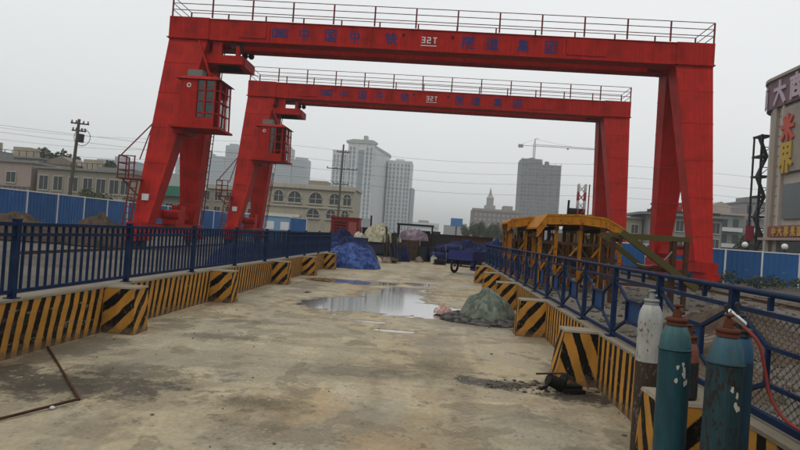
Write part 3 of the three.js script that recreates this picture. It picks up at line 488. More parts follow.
{ // crates and drums
  const woodM = mtex(paint([0.075, 0.045, 0.032], [0.16, 0.11, 0.08], 0.35, 711, 0.4), 0.7, 0.85), R = mulberry(17);
  function crate(x, d, y, w, h, l, label) {
    const t = thing('wooden_crate', label, 'crate', [x, y, -d], (R() - 0.5) * 0.2, 'crates stacked at the end of the deck');
    mesh('crate_box', bx(-w / 2 + 0.03, w / 2 - 0.03, 0.03, h - 0.02, -l / 2 + 0.03, l / 2 - 0.03), mat([0.02, 0.014, 0.011], 0.9), t);
    const n = Math.max(3, Math.round(h / 0.16));
    for (let k = 0; k < n; k++) for (const q of [l / 2 - 0.028, -l / 2]) mesh('plank', bx(-w / 2, w / 2, k * h / n + 0.008, (k + 1) * h / n - 0.008, q, q + 0.028), woodM, t);
    for (const [a, b] of [[-1, 1], [1, 1], [-1, -1], [1, -1]]) mesh('corner_post', bx(a * (w / 2 + 0.001), a * (w / 2 - 0.08), 0, h, b * (l / 2 + 0.001), b * (l / 2 + 0.03)), woodM, t);
  }
  crate(-2.45, 39.5, 0, 0.95, 1.05, 0.9, 'dark wooden crate standing next to the cream-covered machine');
  crate(-1.55, 39.7, 0, 0.85, 0.62, 0.9, 'low wooden crate under another crate beside the drums');
  crate(-1.55, 39.7, 0.624, 0.8, 0.6, 0.8, 'upper wooden crate stacked under the mauve sheet');
  const drum = thing('oil_drum', 'dark steel drum standing by the crates', 'drum', [-0.85, 0, -39.1], 0, 'drums by the crates');
  mesh('drum_body', new THREE.LatheGeometry([[0, 0], [0.28, 0], [0.29, 0.02], [0.28, 0.04], [0.28, 0.28], [0.295, 0.3], [0.28, 0.32], [0.28, 0.58], [0.295, 0.6], [0.28, 0.62], [0.28, 0.86], [0.29, 0.88], [0.27, 0.88], [0.26, 0.86], [0, 0.86]].map((p) => new THREE.Vector2(...p)), 18), mat([0.020, 0.024, 0.035], 0.5), drum);
  mesh('bung', new THREE.CylinderGeometry(0.035, 0.035, 0.03, 8).translate(0.15, 0.875, 0), steelDark, drum);
  copyOf(drum, null, [-0.3, 0, -39.6]); copyOf(drum, null, [-0.62, 0, -40.2]);
  tarp('tarpaulin', 'mauve sheet bundled on top of the crate stack', 'tarpaulin', -1.45, 39.9, 0.95, 0.6, 0.62, 721, mauveTarp, { p: 3.5, fold: 0.12, lump: 0.35 }, 1.23);
  const st = thing('scaffold_frame', 'dark steel frame standing behind crates and drums', 'frame', [-1.5, 0, -42.0]);
  for (const [x, z] of [[-1.1, 0], [1.1, 0], [-1.1, -1.2], [1.1, -1.2]]) mesh('post', bar([x, 0, z], [x, 2.15, z], 0.09), blackM, st);
  mesh('top_beam', [bx(-1.2, 1.2, 2.152, 2.26, -0.07, 0.07), bx(-1.2, 1.2, 2.152, 2.26, -1.27, -1.13), bx(-1.15, 1.15, 1.3, 1.38, -0.04, 0.04)], blackM, st);
  const gs = thing('steel_girders', 'rust brown steel girders stacked behind the long blue tarpaulin', 'girders', [1.8, 0, -60]);
  for (let k = 0; k < 3; k++) for (let j = 0; j < 2; j++) mesh('girder', [bx(-3, 3, k * 0.6 + 0.0, k * 0.6 + 0.05, -0.2 - j * 0.6, 0.2 - j * 0.6), bx(-3, 3, k * 0.6 + 0.052, k * 0.6 + 0.53, -0.03 - j * 0.6, 0.03 - j * 0.6), bx(-3, 3, k * 0.6 + 0.532, k * 0.6 + 0.59, -0.2 - j * 0.6, 0.2 - j * 0.6)], rustM, gs).position.set((k - 1) * 0.25 - j * 0.4, 0, 0);
}
{ // odds and ends between the tarpaulins and the crates
  const R = mulberry(303), wood = mtex(paint([0.11, 0.075, 0.05], [0.05, 0.035, 0.026], 0.35, 741, 0.4), 0.8, 0.85);
  const t = thing('timber_pile', 'loose pile of timber boards in front of the cream-covered machine', 'timber', [-2.95, 0, -34.6]);
  for (let k = 0; k < 16; k++) { const y = 0.03 + Math.floor(k / 5) * 0.065, q = mesh('board', bx(-0.75 - R() * 0.2, 0.7 + R() * 0.2, 0, 0.055, -0.08, 0.08), wood, t); q.position.set((R() - 0.5) * 0.25, y, (k % 5) * 0.2 - 0.4); q.rotation.y = (R() - 0.5) * 0.25; q.rotation.z = (R() - 0.5) * 0.03; }
  const u = thing('pipe_bundle', 'bundle of steel pipes leaning against the covered machine', 'pipes', [-2.35, 0, -36.2]);
  for (let k = 0; k < 9; k++) { const a = -0.5 + k * 0.11; mesh('pipe', rod([a, 0, 0.35 + R() * 0.2], [a - 0.25 + (R() - 0.5) * 0.3, 1.35 + R() * 0.6, -0.2 - R() * 0.15], 0.03, 7), [rustM, steelDark, blackM][k % 3], u); }
  for (const [x, d, c, l] of [[-3.55, 33.2, [0.35, 0.36, 0.36], 'pale plastic jerrycan beside the timber pile'], [-0.15, 37.6, [0.42, 0.42, 0.36], 'pale plastic jerrycan in front of the drums']]) {
    const j = thing('jerrycan', l, 'jerrycan', [x, 0, -d], R() * 3), m = mat(c, 0.5);
    mesh('body', hexa([-0.17, 0.17, -0.1, 0.1, 0.0], [-0.15, 0.15, -0.085, 0.085, 0.38]), m, j); mesh('handle', [bx(-0.06, 0.1, 0.44, 0.465, -0.02, 0.02), bx(0.08, 0.1, 0.38, 0.44, -0.02, 0.02), bx(-0.06, -0.04, 0.38, 0.44, -0.02, 0.02)], m, j); mesh('cap', new THREE.CylinderGeometry(0.035, 0.035, 0.05, 10).translate(-0.11, 0.405, 0), blackM, j);
  }
  const chest = (x, d, w, h, l, c, label) => { const j = thing('tool_chest', label, 'tool chest', [x, 0, -d], (R() - 0.5) * 0.3), m = mat(c, 0.6); mesh('body', bx(-w / 2, w / 2, 0.06, h, -l / 2, l / 2), m, j); mesh('lid', bx(-w / 2 - 0.02, w / 2 + 0.02, h + 0.003, h + 0.06, -l / 2 - 0.02, l / 2 + 0.02), m, j); for (const q of [-0.25, 0.25]) { mesh('door', bx(q * w - w * 0.22, q * w + w * 0.22, 0.12, h - 0.06, l / 2 + 0.001, l / 2 + 0.02), m, j); } for (const q of [-1, 1]) mesh('foot', bx(q * w * 0.4 - 0.05, q * w * 0.4 + 0.05, 0, 0.059, -l / 2 + 0.05, l / 2 - 0.05), blackM, j); };
  chest(-4.3, 35.4, 0.9, 1.15, 0.6, [0.025, 0.03, 0.06], 'dark blue steel tool chest beside the dark blue tarpaulin');
  chest(-2.75, 38.2, 0.8, 1.35, 0.55, [0.05, 0.04, 0.035], 'brown steel tool chest between covered machine and crates');
  chest(0.25, 42.6, 1.2, 1.6, 0.7, [0.035, 0.03, 0.03], 'dark steel tool chest behind the drums');
  const sackM = [mtex(tarpT([0.30, 0.28, 0.24], [0.50, 0.47, 0.42], 571), 0.6, 0.85), mtex(tarpT([0.14, 0.11, 0.08], [0.26, 0.21, 0.16], 581), 0.6, 0.85)];
  [[-3.15, 33.7, 0, 'pale sack lying in front of the timber pile', 0], [-2.6, 33.9, 0, 'brown sack lying next to the pale one by the timber', 1], [-2.45, 39.5, 1.06, 'pale sack lying on the dark wooden crate', 0], [-1.0, 37.9, 0, 'brown sack lying in front of the crates', 1], [-3.6, 30.6, 0, 'brown sack at the edge of the bright blue tarpaulin', 1], [-4.3, 35.4, 1.215, 'pale bundle lying on the dark blue tool chest', 0]].forEach(([x, d, y, l, k], i) => { const q = tag(mesh('sack', heap(0.36, 0.26, 0.3, 760 + i, { p: 3, fold: 0.1, lump: 0.4, n: 32, rings: 12 }), sackM[k]), l, 'sack', 'sacks at the end of the deck'); q.position.set(x, y, -d); q.rotation.y = R() * 3; });
  for (const [x, d, y, w, l] of [[0.2, 38.9, 0.33, 1.3, 'blue wrapped roll lying in front of the long blue tarpaulin'], [1.75, 39.0, 0.33, 1.5, 'longer blue wrapped roll lying next to the tricycle side'], [0.95, 39.35, 0.78, 1.5, 'blue wrapped roll lying on top of two others']]) {
    const g = new THREE.CylinderGeometry(0.33, 0.33, w, 26, 24).rotateZ(Math.PI / 2), p = g.attributes.position; for (let i = 0; i < p.count; i++) { const px = p.getX(i), a = Math.atan2(p.getZ(i), p.getY(i)), e = 1 - 0.45 * Math.pow(Math.abs(px) / (w / 2), 6), k = e * (0.93 + 0.14 * fbm(px / 4 + 0.5, a / 6.2832 + 0.5, 12, 3, 770)); p.setY(i, p.getY(i) * k); p.setZ(i, p.getZ(i) * k); } g.computeVertexNormals();
    const t2 = thing('wrapped_roll', l, 'roll', [x, y, -d], (R() - 0.5) * 0.3, 'blue wrapped rolls by the long tarpaulin'); mesh('wrapping', g, indigoTarp, t2); for (const q of [-0.3, 0.3]) mesh('rope', new THREE.TorusGeometry(0.325, 0.012, 5, 26).rotateY(Math.PI / 2).translate(q * w, 0, 0), mat([0.25, 0.23, 0.18], 0.8), t2);
  }
  const pn = thing('form_panels', 'row of dark steel form panels standing upright behind the crates', 'panels', [0, 0, -44.4]);
  for (let k = 0; k < 9; k++) { const x = -5.6 + k * 0.68, hh = 1.55 + R() * 0.4, q = mesh('form_panel', [bx(-0.31, 0.31, 0, hh, -0.02, 0.02), bx(-0.31, -0.27, 0, hh, 0.021, 0.08), bx(0.27, 0.31, 0, hh, 0.021, 0.08), bx(-0.269, 0.269, hh * 0.3, hh * 0.3 + 0.04, 0.021, 0.07), bx(-0.269, 0.269, hh * 0.65, hh * 0.65 + 0.04, 0.021, 0.07)], [rustM, blackM, steelDark][k % 3], pn); q.position.set(x, 0, (R() - 0.5) * 0.2); q.rotation.x = -0.06 - R() * 0.08; }
  tarp('tarpaulin', 'dark blue tarpaulin heap in front of the red generator', 'tarpaulin', -5.6, 37.5, 1.3, 1.3, 1.5, 781, indigoTarp, { p: 3, fold: 0.2, lump: 0.4 });
  tarp('tarpaulin', 'low dark blue bundle between the pipe bundle and the crates', 'tarpaulin', -2.2, 37.4, 0.7, 0.6, 0.9, 791, indigoTarp, { p: 3, fold: 0.2, lump: 0.5 });
  const b = thing('cable_coil', 'coil of black cable lying beside the drums', 'cable', [0.2, 0, -36.4]);
  for (let k = 0; k < 6; k++) mesh('loop', new THREE.TorusGeometry(0.34 - (k % 2) * 0.05, 0.028, 6, 26).rotateX(Math.PI / 2 + (R() - 0.5) * 0.12).translate((R() - 0.5) * 0.06, 0.04 + k * 0.045, (R() - 0.5) * 0.06), blackM, b);
}
{ // cargo tricycle
  const t = thing('cargo_tricycle', 'dark blue cargo tricycle parked between the blue tarpaulins', 'tricycle', [1.5, 0, -29.0], -0.55); t.scale.setScalar(1.2);
  const bl = mat([0.022, 0.028, 0.12], 0.5);
  mesh('cargo_bed', [bx(-0.5, 0.5, 0.52, 0.57, -0.5, 0.75), bx(-0.5, -0.47, 0.572, 0.86, -0.5, 0.75), bx(0.47, 0.5, 0.572, 0.86, -0.5, 0.75), bx(-0.469, 0.469, 0.572, 0.86, -0.5, -0.47), bx(-0.469, 0.469, 0.572, 0.86, 0.72, 0.75)], bl, t);
  mesh('frame', [bar([0, 0.48, 0.6], [0, 0.42, -1.2], 0.06), bar([0, 0.42, -1.1], [0, 0.85, -1.5], 0.05), bar([-0.05, 0.28, -1.75], [0, 0.95, -1.45], 0.05), bar([-0.45, 0.28, 0.15], [0.45, 0.28, 0.15], 0.05), bar([-0.3, 0.28, 0.15], [-0.3, 0.52, 0.15], 0.05), bar([0.3, 0.28, 0.15], [0.3, 0.52, 0.15], 0.05)], blackM, t);
  mesh('handlebar', [rod([-0.34, 1.02, -1.3], [0.34, 1.02, -1.3], 0.018, 6), rod([0, 0.95, -1.45], [0, 1.02, -1.3], 0.02, 6)], steelDark, t);
  mesh('saddle', hexa([-0.14, 0.14, -0.95, -0.6, 0.7], [-0.1, 0.1, -0.93, -0.62, 0.78]), blackM, t); mesh('saddle_post', rod([0, 0.44, -0.78], [0, 0.7, -0.78], 0.025, 6), blackM, t);
  for (const [x, z] of [[-0.56, 0.15], [0.56, 0.15], [-0.05, -1.75]]) {
    const w = mesh('wheel', new THREE.TorusGeometry(0.235, 0.045, 8, 22).rotateY(Math.PI / 2).translate(x, 0.28, z), rubberM, t);
    mesh('rim', new THREE.TorusGeometry(0.185, 0.014, 6, 20).rotateY(Math.PI / 2).translate(x, 0.28, z), steelDark, w); mesh('hub', rod([x - 0.04, 0.28, z], [x + 0.04, 0.28, z], 0.035, 8), steelDark, w);
    for (let k = 0; k < 6; k++) mesh('spoke', rod([x, 0.28, z], [x, 0.28 + 0.185 * Math.cos(k * Math.PI / 3), z + 0.185 * Math.sin(k * Math.PI / 3)], 0.006, 4), steelDark, w);
  }
  tag(mesh('tarpaulin', heap(0.46, 0.6, 0.42, 731, { p: 3 }), indigoTarp), 'blue sheet lying in the bed of the cargo tricycle', 'tarpaulin').position.set(1.44, 0.69, -28.86);
}

// ---------------------------------------------------------------- yellow formwork, rack and rig beyond the railing
function formwork(label, pts, x, d, depth, cols, seed) {
  const t = thing('steel_formwork', label, 'formwork', [x, 0, -d], 0, 'yellow formwork beyond the railing'), R = mulberry(seed);
    const xs = pts.map((p) => p[0]), x0 = Math.min(...xs), x1 = Math.max(...xs);
  const top = (q) => { for (let i = 0; i < pts.length - 1; i++) if (q <= pts[i + 1][0]) return mix(pts[i][1], pts[i + 1][1], (q - pts[i][0]) / (pts[i + 1][0] - pts[i][0])); return pts[pts.length - 1][1]; };
  for (let k = 0; k < pts.length - 1; k++) {
    const [ax, ay] = pts[k], [cx, cy] = pts[k + 1];
    mesh('shell_plate', poly([[ax, ay], [cx - 0.008, cy], [cx - 0.008, cy - 0.07], [ax, ay - 0.07]].reverse(), depth, -depth), orangeM, t);
    mesh('fascia', poly([[ax, ay - 0.075], [cx - 0.008, cy - 0.075], [cx - 0.008, cy - 0.38], [ax, ay - 0.38]].reverse(), 0.06, -0.08), orangeM, t);
    mesh('fascia', poly([[ax, ay - 0.075], [cx - 0.008, cy - 0.075], [cx - 0.008, cy - 0.38], [ax, ay - 0.38]].reverse(), 0.06, -depth + 0.02), orangeM, t);
    mesh('flange', bar([ax + 0.02, ay - 0.35, 0.02], [cx - 0.03, cy - 0.35, 0.02], 0.09, 0.035), orangeM, t);
  }
  for (let q = x0 + 0.2; q < x1 - 0.1; q += 0.34) mesh('rib', bar([q, top(q) - 0.08, 0.0], [q, top(q) - 0.32, 0.0], 0.03, 0.06), orangeM, t);
  for (const c of cols) for (const z of [-0.1, -depth / 2, -depth + 0.1]) {
    mesh('column', [bx(c - 0.045, c + 0.045, 0, top(c) - 0.36, z - 0.015, z + 0.015), bx(c - 0.06, c - 0.046, 0, top(c) - 0.36, z - 0.06, z + 0.06), bx(c + 0.046, c + 0.06, 0, top(c) - 0.36, z - 0.06, z + 0.06)], orangeM, t);
  }
  for (const y of [0.45, 1.1, 1.6]) for (const z of [-0.12, -depth + 0.12]) mesh('cross_beam', bx(cols[0], cols[cols.length - 1], y, y + 0.11, z - 0.03, z + 0.03), rustM, t);
  for (let i = 0; i < cols.length - 1; i++) {
    mesh('brace', bar([cols[i], 0.5, -0.15], [cols[i + 1], 1.65, -0.15], 0.06), orangeM, t); mesh('brace', bar([cols[i], 1.65, -0.19], [cols[i + 1], 0.5, -0.19], 0.06), rustM, t);
    for (let k = 0; k < 3; k++) { const q = mix(cols[i], cols[i + 1], 0.25 + 0.25 * k); mesh('screw_jack', rod([q, 0.4 + R() * 0.5, -0.4 - R() * 0.6], [q + (R() - 0.5) * 0.25, 1.7 + R() * 0.3, -0.4 - R() * 0.6], 0.035, 7), R() < 0.5 ? rustM : steelDark, t); }
  }
  for (let q = cols[0] + 0.05, k = 0; q < cols[cols.length - 1] - 0.3; q += 0.36, k++) mesh('back_sheet', bx(q, q + 0.345, 0.35 + R() * 0.3, 1.35 + R() * 0.45, -depth * 0.62 - 0.03 - (k % 2) * 0.05, -depth * 0.62), k % 3 ? rustM : orangeM, t);
  for (let k = 0; k < 9; k++) { const q = mix(cols[0], cols[cols.length - 1], R()); mesh('prop', rod([q, 0.3, -0.5 - R()], [q + (R() - 0.5) * 0.9, 2.0, -0.6 - R()], 0.03, 6), [rustM, orangeM, steelDark][k % 3], t); }
  for (let k = 0; k < Math.round((x1 - x0) * 5); k++) { const q = mix(cols[0] + 0.05, cols[cols.length - 1] - 0.05, R()), z = -0.25 - R() * depth * 0.5, y0 = 0.3 + R() * 0.5, v = R() < 0.55; mesh('lattice_bar', v ? bar([q, y0, z], [q + (R() - 0.5) * 0.1, top(q) - 0.45, z], 0.028) : bar([Math.max(cols[0], q - 0.45), y0 + 0.5 * R(), z], [Math.min(cols[cols.length - 1], q + 0.45), y0 + 0.4 + R() * 0.8, z], 0.03), [orangeM, rustM, orangeM, steelDark][k % 4], t); }
  for (const c of cols) mesh('long_beam', bx(c - 0.07, c + 0.07, top(c) - 0.56, top(c) - 0.43, -depth, 0.0), rustM, t);
  return t;
}
formwork('shorter yellow steel formwork frame next to the blue tarpaulin heap', [[-0.75, 2.36], [-0.6, 2.5], [0.1, 2.64], [0.75, 2.60]], 3.5, 26.2, 2.6, [-0.6, 0.0, 0.55], 3);
formwork('longer yellow steel formwork with curved roof plates, beside the red crane leg', [[-1.55, 2.18], [-1.2, 2.66], [0.0, 2.72], [0.85, 2.66], [1.55, 2.32]], 5.05, 23.4, 3.2, [-1.4, -0.85, 0.0, 0.75, 1.4], 5);
{
  const t = thing('steel_rack', 'dark olive steel rack with a slanting beam beyond the railing', 'rack', [0, 0, -20]);
  mesh('slanting_beam', bar([5.45, 2.1, 0.2], [7.75, 0.55, 0.2], 0.16, 0.2), oliveM, t);
  mesh('slanting_beam', bar([5.2, 1.95, -0.8], [7.2, 0.55, -0.8], 0.1, 0.14), oliveM, t);
  mesh('top_beam', bx(5.2, 7.55, 1.93, 2.08, -0.1, 0.06), oliveM, t);
  mesh('top_beam', bx(5.2, 7.55, 1.93, 2.08, -1.3, -1.14), oliveM, t);
  for (const [x, z] of [[5.3, -0.02], [7.1, -0.02], [7.46, -0.02], [5.3, -1.22], [7.46, -1.22]]) mesh('post', bx(x - 0.06, x + 0.06, -0.05, 1.928, z - 0.06, z + 0.06), rustM, t);
  for (const y of [0.5, 1.0]) mesh('shelf_beam', bx(5.36, 7.4, y, y + 0.09, -0.06, 0.02), rustM, t);
  for (const [x, z] of [[5.3, 0], [7.46, 0]]) mesh('end_beam', bx(x - 0.05, x + 0.05, 1.7, 1.8, -1.15, -0.09), rustM, t);
  mesh('hanging_cable', new THREE.TubeGeometry(new THREE.QuadraticBezierCurve3(V(6.0, 1.2, 0.1), V(6.6, 1.0, 0.15), V(7.0, 1.62, 0.1)), 12, 0.02, 5), mat([0.2, 0.2, 0.2]), t);
}
{
  const t = thing('drilling_rig', 'drilling rig with red and white lattice mast behind the yellow formwork', 'drilling rig', [8.4, 0, -40]);
  mesh('tracks', [bx(-1.1, -0.6, 0, 0.7, -1.6, 1.6), bx(0.6, 1.1, 0, 0.7, -1.6, 1.6)], rubberM, t);
  mesh('engine_housing', [bx(-0.95, 0.95, 0.8, 2.3, -1.4, 1.0), bx(-0.5, 0.5, 0.5, 0.8, -0.6, 0.6)], mat([0.12, 0.10, 0.05], 0.6), t);
  mesh('winch', [wheelX(0.4, 0.8, -0.25, 3.45, 0.3), bx(-0.75, 0.25, 2.3, 3.1, 0.0, 0.6)], blackM, t);
  const red = mat([0.40, 0.05, 0.05], 0.5), wh = mat([0.6, 0.6, 0.6], 0.5);
  for (let k = 0; k < 6; k++) {
    const y0 = 2.3 + k * 0.5, y1 = y0 + 0.495, w = 0.2, sh = [];
    for (const [a, b] of [[-1, 1], [1, 1], [1, -1], [-1, -1]]) sh.push(bar([a * w, y0, b * w + 0.6], [a * w, y1, b * w + 0.6], 0.07));
    sh.push(bar([-w, y0, w + 0.6], [w, y1, w + 0.6], 0.05), bar([w, y0, -w + 0.6], [-w, y1, -w + 0.6], 0.05), bar([-w, y0, -w + 0.6], [-w, y1, w + 0.6], 0.05), bar([w, y0, w + 0.6], [w, y1, -w + 0.6], 0.05));
    mesh('mast_section', sh, k % 2 ? wh : red, t).position.x = -0.02;
  }
  mesh('stay', [rod([0.5, 2.3, 0.2], [0.42, 5.3, 0.6], 0.04, 6)], red, t); mesh('stay', rod([-0.75, 2.3, 0.4], [-0.7, 4.3, 0.4], 0.07, 6), steelDark, t);
}

// ---------------------------------------------------------------- rubble and stacks on the ground beyond the railing
{
  const R = mulberry(404), list = [], clod = [];
  for (let i = 0; i < 1500; i++) { const d = 3 + Math.pow(R(), 1.3) * 26, x = 2.5 + R() * (2 + d * 0.42), q = R(), sz = 0.012 + q * q * q * 0.10; (i % 3 ? list : clod).push(new THREE.IcosahedronGeometry(sz, 0).scale(1 + R() * 0.8, 0.5 + R() * 0.4, 1 + R() * 0.8).rotateY(R() * 6).translate(x, -0.05 + sz * 0.2, -d)); }
  tag(mesh('rubble', list, mtex(dirtT, 0.9, 0.95)), 'grey broken stones scattered over the ground beyond the railing', 'rubble', null, 'stuff');
  tag(mesh('earth_clods', clod, mtex(mudT, 0.7, 0.95)), 'dark brown earth clods scattered beyond the railing', 'earth', null, 'stuff');
  const soil = mtex(mudT, 1.6, 0.95, tarpBump);
  [[3.6, 9.2, 0.9, 1.5, 0.42, 801, 'low brown soil heap just beyond the hexagon railing'], [5.6, 12.5, 1.3, 1.6, 0.6, 811, 'wider brown soil heap between railing and olive rack'], [4.2, 6.0, 0.8, 1.0, 0.3, 821, 'small brown soil heap behind the silver cylinder'], [6.6, 8.8, 1.2, 1.4, 0.5, 831, 'brown soil heap beyond the wire mesh']].forEach(([x, d, rx, rz, h, sd, l]) => { tarp('dirt_mound', l, 'mound', x, d, rx, rz, h, sd, soil, { p: 1.6, fold: 0.2, lump: 0.7, wob: 0.3, group: 'soil heaps beyond the railing' }, -0.055); });
  const rb = (x, d, ry, n, L, label) => { const t = thing('rebar_bundle', label, 'rebar', [x, -0.05, -d], ry, 'rebar bundles beyond the railing'); for (let k = 0; k < n; k++) mesh('rebar', rod([-L / 2 - R() * 0.2, 0.03 + (k % 3) * 0.028, (k - n / 2) * 0.03], [L / 2 + R() * 0.2, 0.03 + ((k + 1) % 3) * 0.028, (k - n / 2) * 0.03 + (R() - 0.5) * 0.06], 0.013, 5), rustM, t); };
  rb(4.6, 7.4, 1.1, 12, 3.2, 'rusty rebar bundle lying beyond the hexagon railing'); rb(7.6, 14.2, 0.5, 14, 4.0, 'longer rusty rebar bundle lying near the olive rack');
  const tb = thing('timber_stack', 'stack of grey timber beams on the ground beyond the railing', 'timber', [4.3, -0.05, -10.6], 0.9), wm = mtex(paint([0.13, 0.10, 0.075], [0.06, 0.045, 0.035], 0.35, 841, 0.4), 0.8, 0.9);
  for (let k = 0; k < 12; k++) { const q = mesh('beam', bx(-0.9, 0.9, 0, 0.095, -0.06, 0.06), wm, tb); q.position.set((R() - 0.5) * 0.3, Math.floor(k / 4) * 0.098, (k % 4) * 0.14 - 0.2); q.rotation.y = (R() - 0.5) * 0.06; }
}

// ---------------------------------------------------------------- gas cylinders and hose
const cylMatShape = (R, h, neck) => [[0, 0], [R * 0.93, 0], [R, 0.02], [R, h - 0.17], [R * 0.985, h - 0.13], [R * 0.9, h - 0.075], [R * 0.68, h - 0.028], [R * 0.40, h - 0.008], [neck, h], [neck, h + 0.02]];
function gasCylinder(label, x, d, R, h, bodyM, shoulderM, capM, o = {}) {
  const t = thing('gas_cylinder', label, 'gas cylinder', [x, o.base || 0, -d], o.ry || 0, 'gas cylinders standing by the railing');
  t.rotation.z = o.lean || 0;
  const P = cylMatShape(R, h, 0.042), sp = P.findIndex((p) => p[1] > h - 0.16);
  const lathe = (pts) => { const g = new THREE.LatheGeometry(pts.map((p) => new THREE.Vector2(...p)), 40); const uv = g.attributes.uv, p = g.attributes.position; for (let i = 0; i < p.count; i++) uv.setXY(i, uv.getX(i) * 2, p.getY(i) * 1.4); return g; };
  const split = o.split || h - 0.15;
  const low = [[0, 0.001], ...P.slice(1, 3), [R, split]], up = [[R, split], ...P.filter((p) => p[1] > split)];
  mesh('body', lathe(low), bodyM, t, true); mesh('shoulder', lathe(up), shoulderM, t, true);
  if (o.band) mesh('band', new THREE.TorusGeometry(R + 0.001, 0.006, 6, 40).rotateX(Math.PI / 2).translate(0, split, 0), bodyM, t);
  const v = mesh('valve', [new THREE.CylinderGeometry(0.019, 0.028, 0.05, 12).translate(0, h + 0.045, 0), rod([0, h + 0.05, 0], [0.04, h + 0.052, 0], 0.011, 8), new THREE.CylinderGeometry(0.010, 0.010, 0.02, 8).translate(0, h + 0.078, 0)], capM, t);
  mesh('neck_ring', [new THREE.TorusGeometry(0.046, 0.014, 8, 20).rotateX(Math.PI / 2).translate(0, h + 0.012, 0), new THREE.CylinderGeometry(0.05, 0.056, 0.03, 18).translate(0, h - 0.002, 0)], capM, t);
  mesh('handwheel', new THREE.TorusGeometry(0.020, 0.007, 6, 14).rotateX(Math.PI / 2).translate(0, h + 0.090, 0), capM, v);
  if (o.label) {                                             // torn paper labels lying on the curved wall
    const R2 = mulberry(o.label), lm = mat([0.42, 0.40, 0.35], 0.85);
    for (let k = 0; k < o.n; k++) {
      const a0 = o.a + (R2() - 0.5) * 0.8, y0 = o.y + (R2() - 0.5) * 0.14, n = 9, sh = [];
      for (let i = 0; i < n; i++) { const q = i / n * Math.PI * 2, r = 0.6 + R2() * 0.6; sh.push([a0 + Math.cos(q) * r * 0.11, y0 + Math.sin(q) * r * 0.017]); }
      const g = new THREE.BufferGeometry(), pa = [], pt = (s) => [Math.sin(s[0]) * (R + 0.0015), s[1], Math.cos(s[0]) * (R + 0.0015)];
      for (let i = 0; i < n; i++) pa.push(...pt([a0, y0]), ...pt(sh[i]), ...pt(sh[(i + 1) % n]));
      g.setAttribute('position', new THREE.Float32BufferAttribute(pa, 3)); g.computeVertexNormals();
      mesh('torn_label', g, lm, t);
    }
  }
  return t;
}
const cm = (t, r = 0.5) => new THREE.MeshPhysicalMaterial({ map: t, roughness: r, specularIntensity: 0.5, bumpMap: rep(noiseTex, 0.7), bumpScale: 0.003 });
const capRust = mat([0.085, 0.028, 0.016], 0.8);
gasCylinder('teal gas cylinder with torn white labels and rusty valve', 1.36, 3.72, 0.085, 1.215, cm(tealT), cm(paint([0.035, 0.095, 0.105], [0.06, 0.05, 0.04], 0.28, 801, 0.3)), capRust, { label: 5, n: 9, a: 0.15, y: 0.93, band: 1 });
gasCylinder('dark teal gas cylinder with large rust patches and cream shoulder spot', 1.46, 3.36, 0.086, 1.215, cm(paint([0.013, 0.036, 0.044], [0.022, 0.013, 0.010], 0.42, 811, 0.4)), cm(paint([0.030, 0.085, 0.115], [0.10, 0.065, 0.035], 0.36, 821, 0.3)), capRust, { label: 9, n: 6, a: 0.1, y: 0.9, band: 1, ry: 0.2, lean: -0.02 });
gasCylinder('silver grey gas cylinder with brown rusty lower half', 1.70, 5.2, 0.092, 1.20, cm(paint([0.045, 0.030, 0.021], [0.12, 0.10, 0.08], 0.36, 831, 0.4), 0.7), cm(silverT, 0.45), mat([0.22, 0.22, 0.21], 0.5, { metalness: 0.4 }), { split: 0.74 });
gasCylinder('short dark gas cylinder with reddish shoulder standing on the striped block', 1.73, 4.5, 0.075, 0.40, cm(paint([0.022, 0.025, 0.028], [0.08, 0.04, 0.028], 0.38, 841, 0.4)), cm(paint([0.20, 0.065, 0.04], [0.05, 0.03, 0.025], 0.35, 851, 0.3)), capRust, { label: 21, n: 1, a: -0.3, y: 0.2, base: 0.627 });
gasCylinder('bright blue topped gas cylinder with regulator and red hose', 1.635, 3.56, 0.07, 1.20, cm(paint([0.014, 0.04, 0.065], [0.05, 0.03, 0.02], 0.3, 861, 0.3)), cm(paint([0.018, 0.085, 0.16], [0.05, 0.06, 0.08], 0.3, 871, 0.2)), steelDark, { ry: 0.4 });
{
  const t = thing('gas_regulator', 'chrome gas regulator on the blue topped cylinder', 'regulator', [1.635, 1.235, -3.56]);
  const chrome = mat([0.72, 0.72, 0.70], 0.2, { metalness: 0.9 });
  mesh('body', [rod([0.0, 0.012, 0.03], [-0.09, 0.075, 0.05], 0.02, 10), rod([-0.005, 0.01, 0], [-0.005, 0.01, 0.04], 0.014, 8)], chrome, t);
  for (const [x, y] of [[-0.10, 0.10], [-0.045, 0.115]]) mesh('gauge', [new THREE.CylinderGeometry(0.014, 0.014, 0.014, 16).rotateX(Math.PI / 2).translate(x, y, 0.05), rod([x, y - 0.012, 0.05], [x + 0.005, y - 0.05, 0.05], 0.006, 6)], steelDark, t);
  const pts = [[1.62, 1.245, -3.53], [1.68, 1.17, -3.46], [1.715, 1.02, -3.44], [1.74, 0.9, -3.42], [1.79, 0.80, -3.34], [1.90, 0.765, -3.20], [1.96, 0.80, -3.08], [2.0, 0.93, -2.95], [2.03, 1.12, -2.8]];
  tag(mesh('rubber_hose', new THREE.TubeGeometry(new THREE.CatmullRomCurve3(pts.map((p) => V(...p))), 70, 0.0085, 8), mat([0.22, 0.035, 0.030], 0.6)), 'thin red rubber hose looping from the regulator to the railing', 'hose');
}

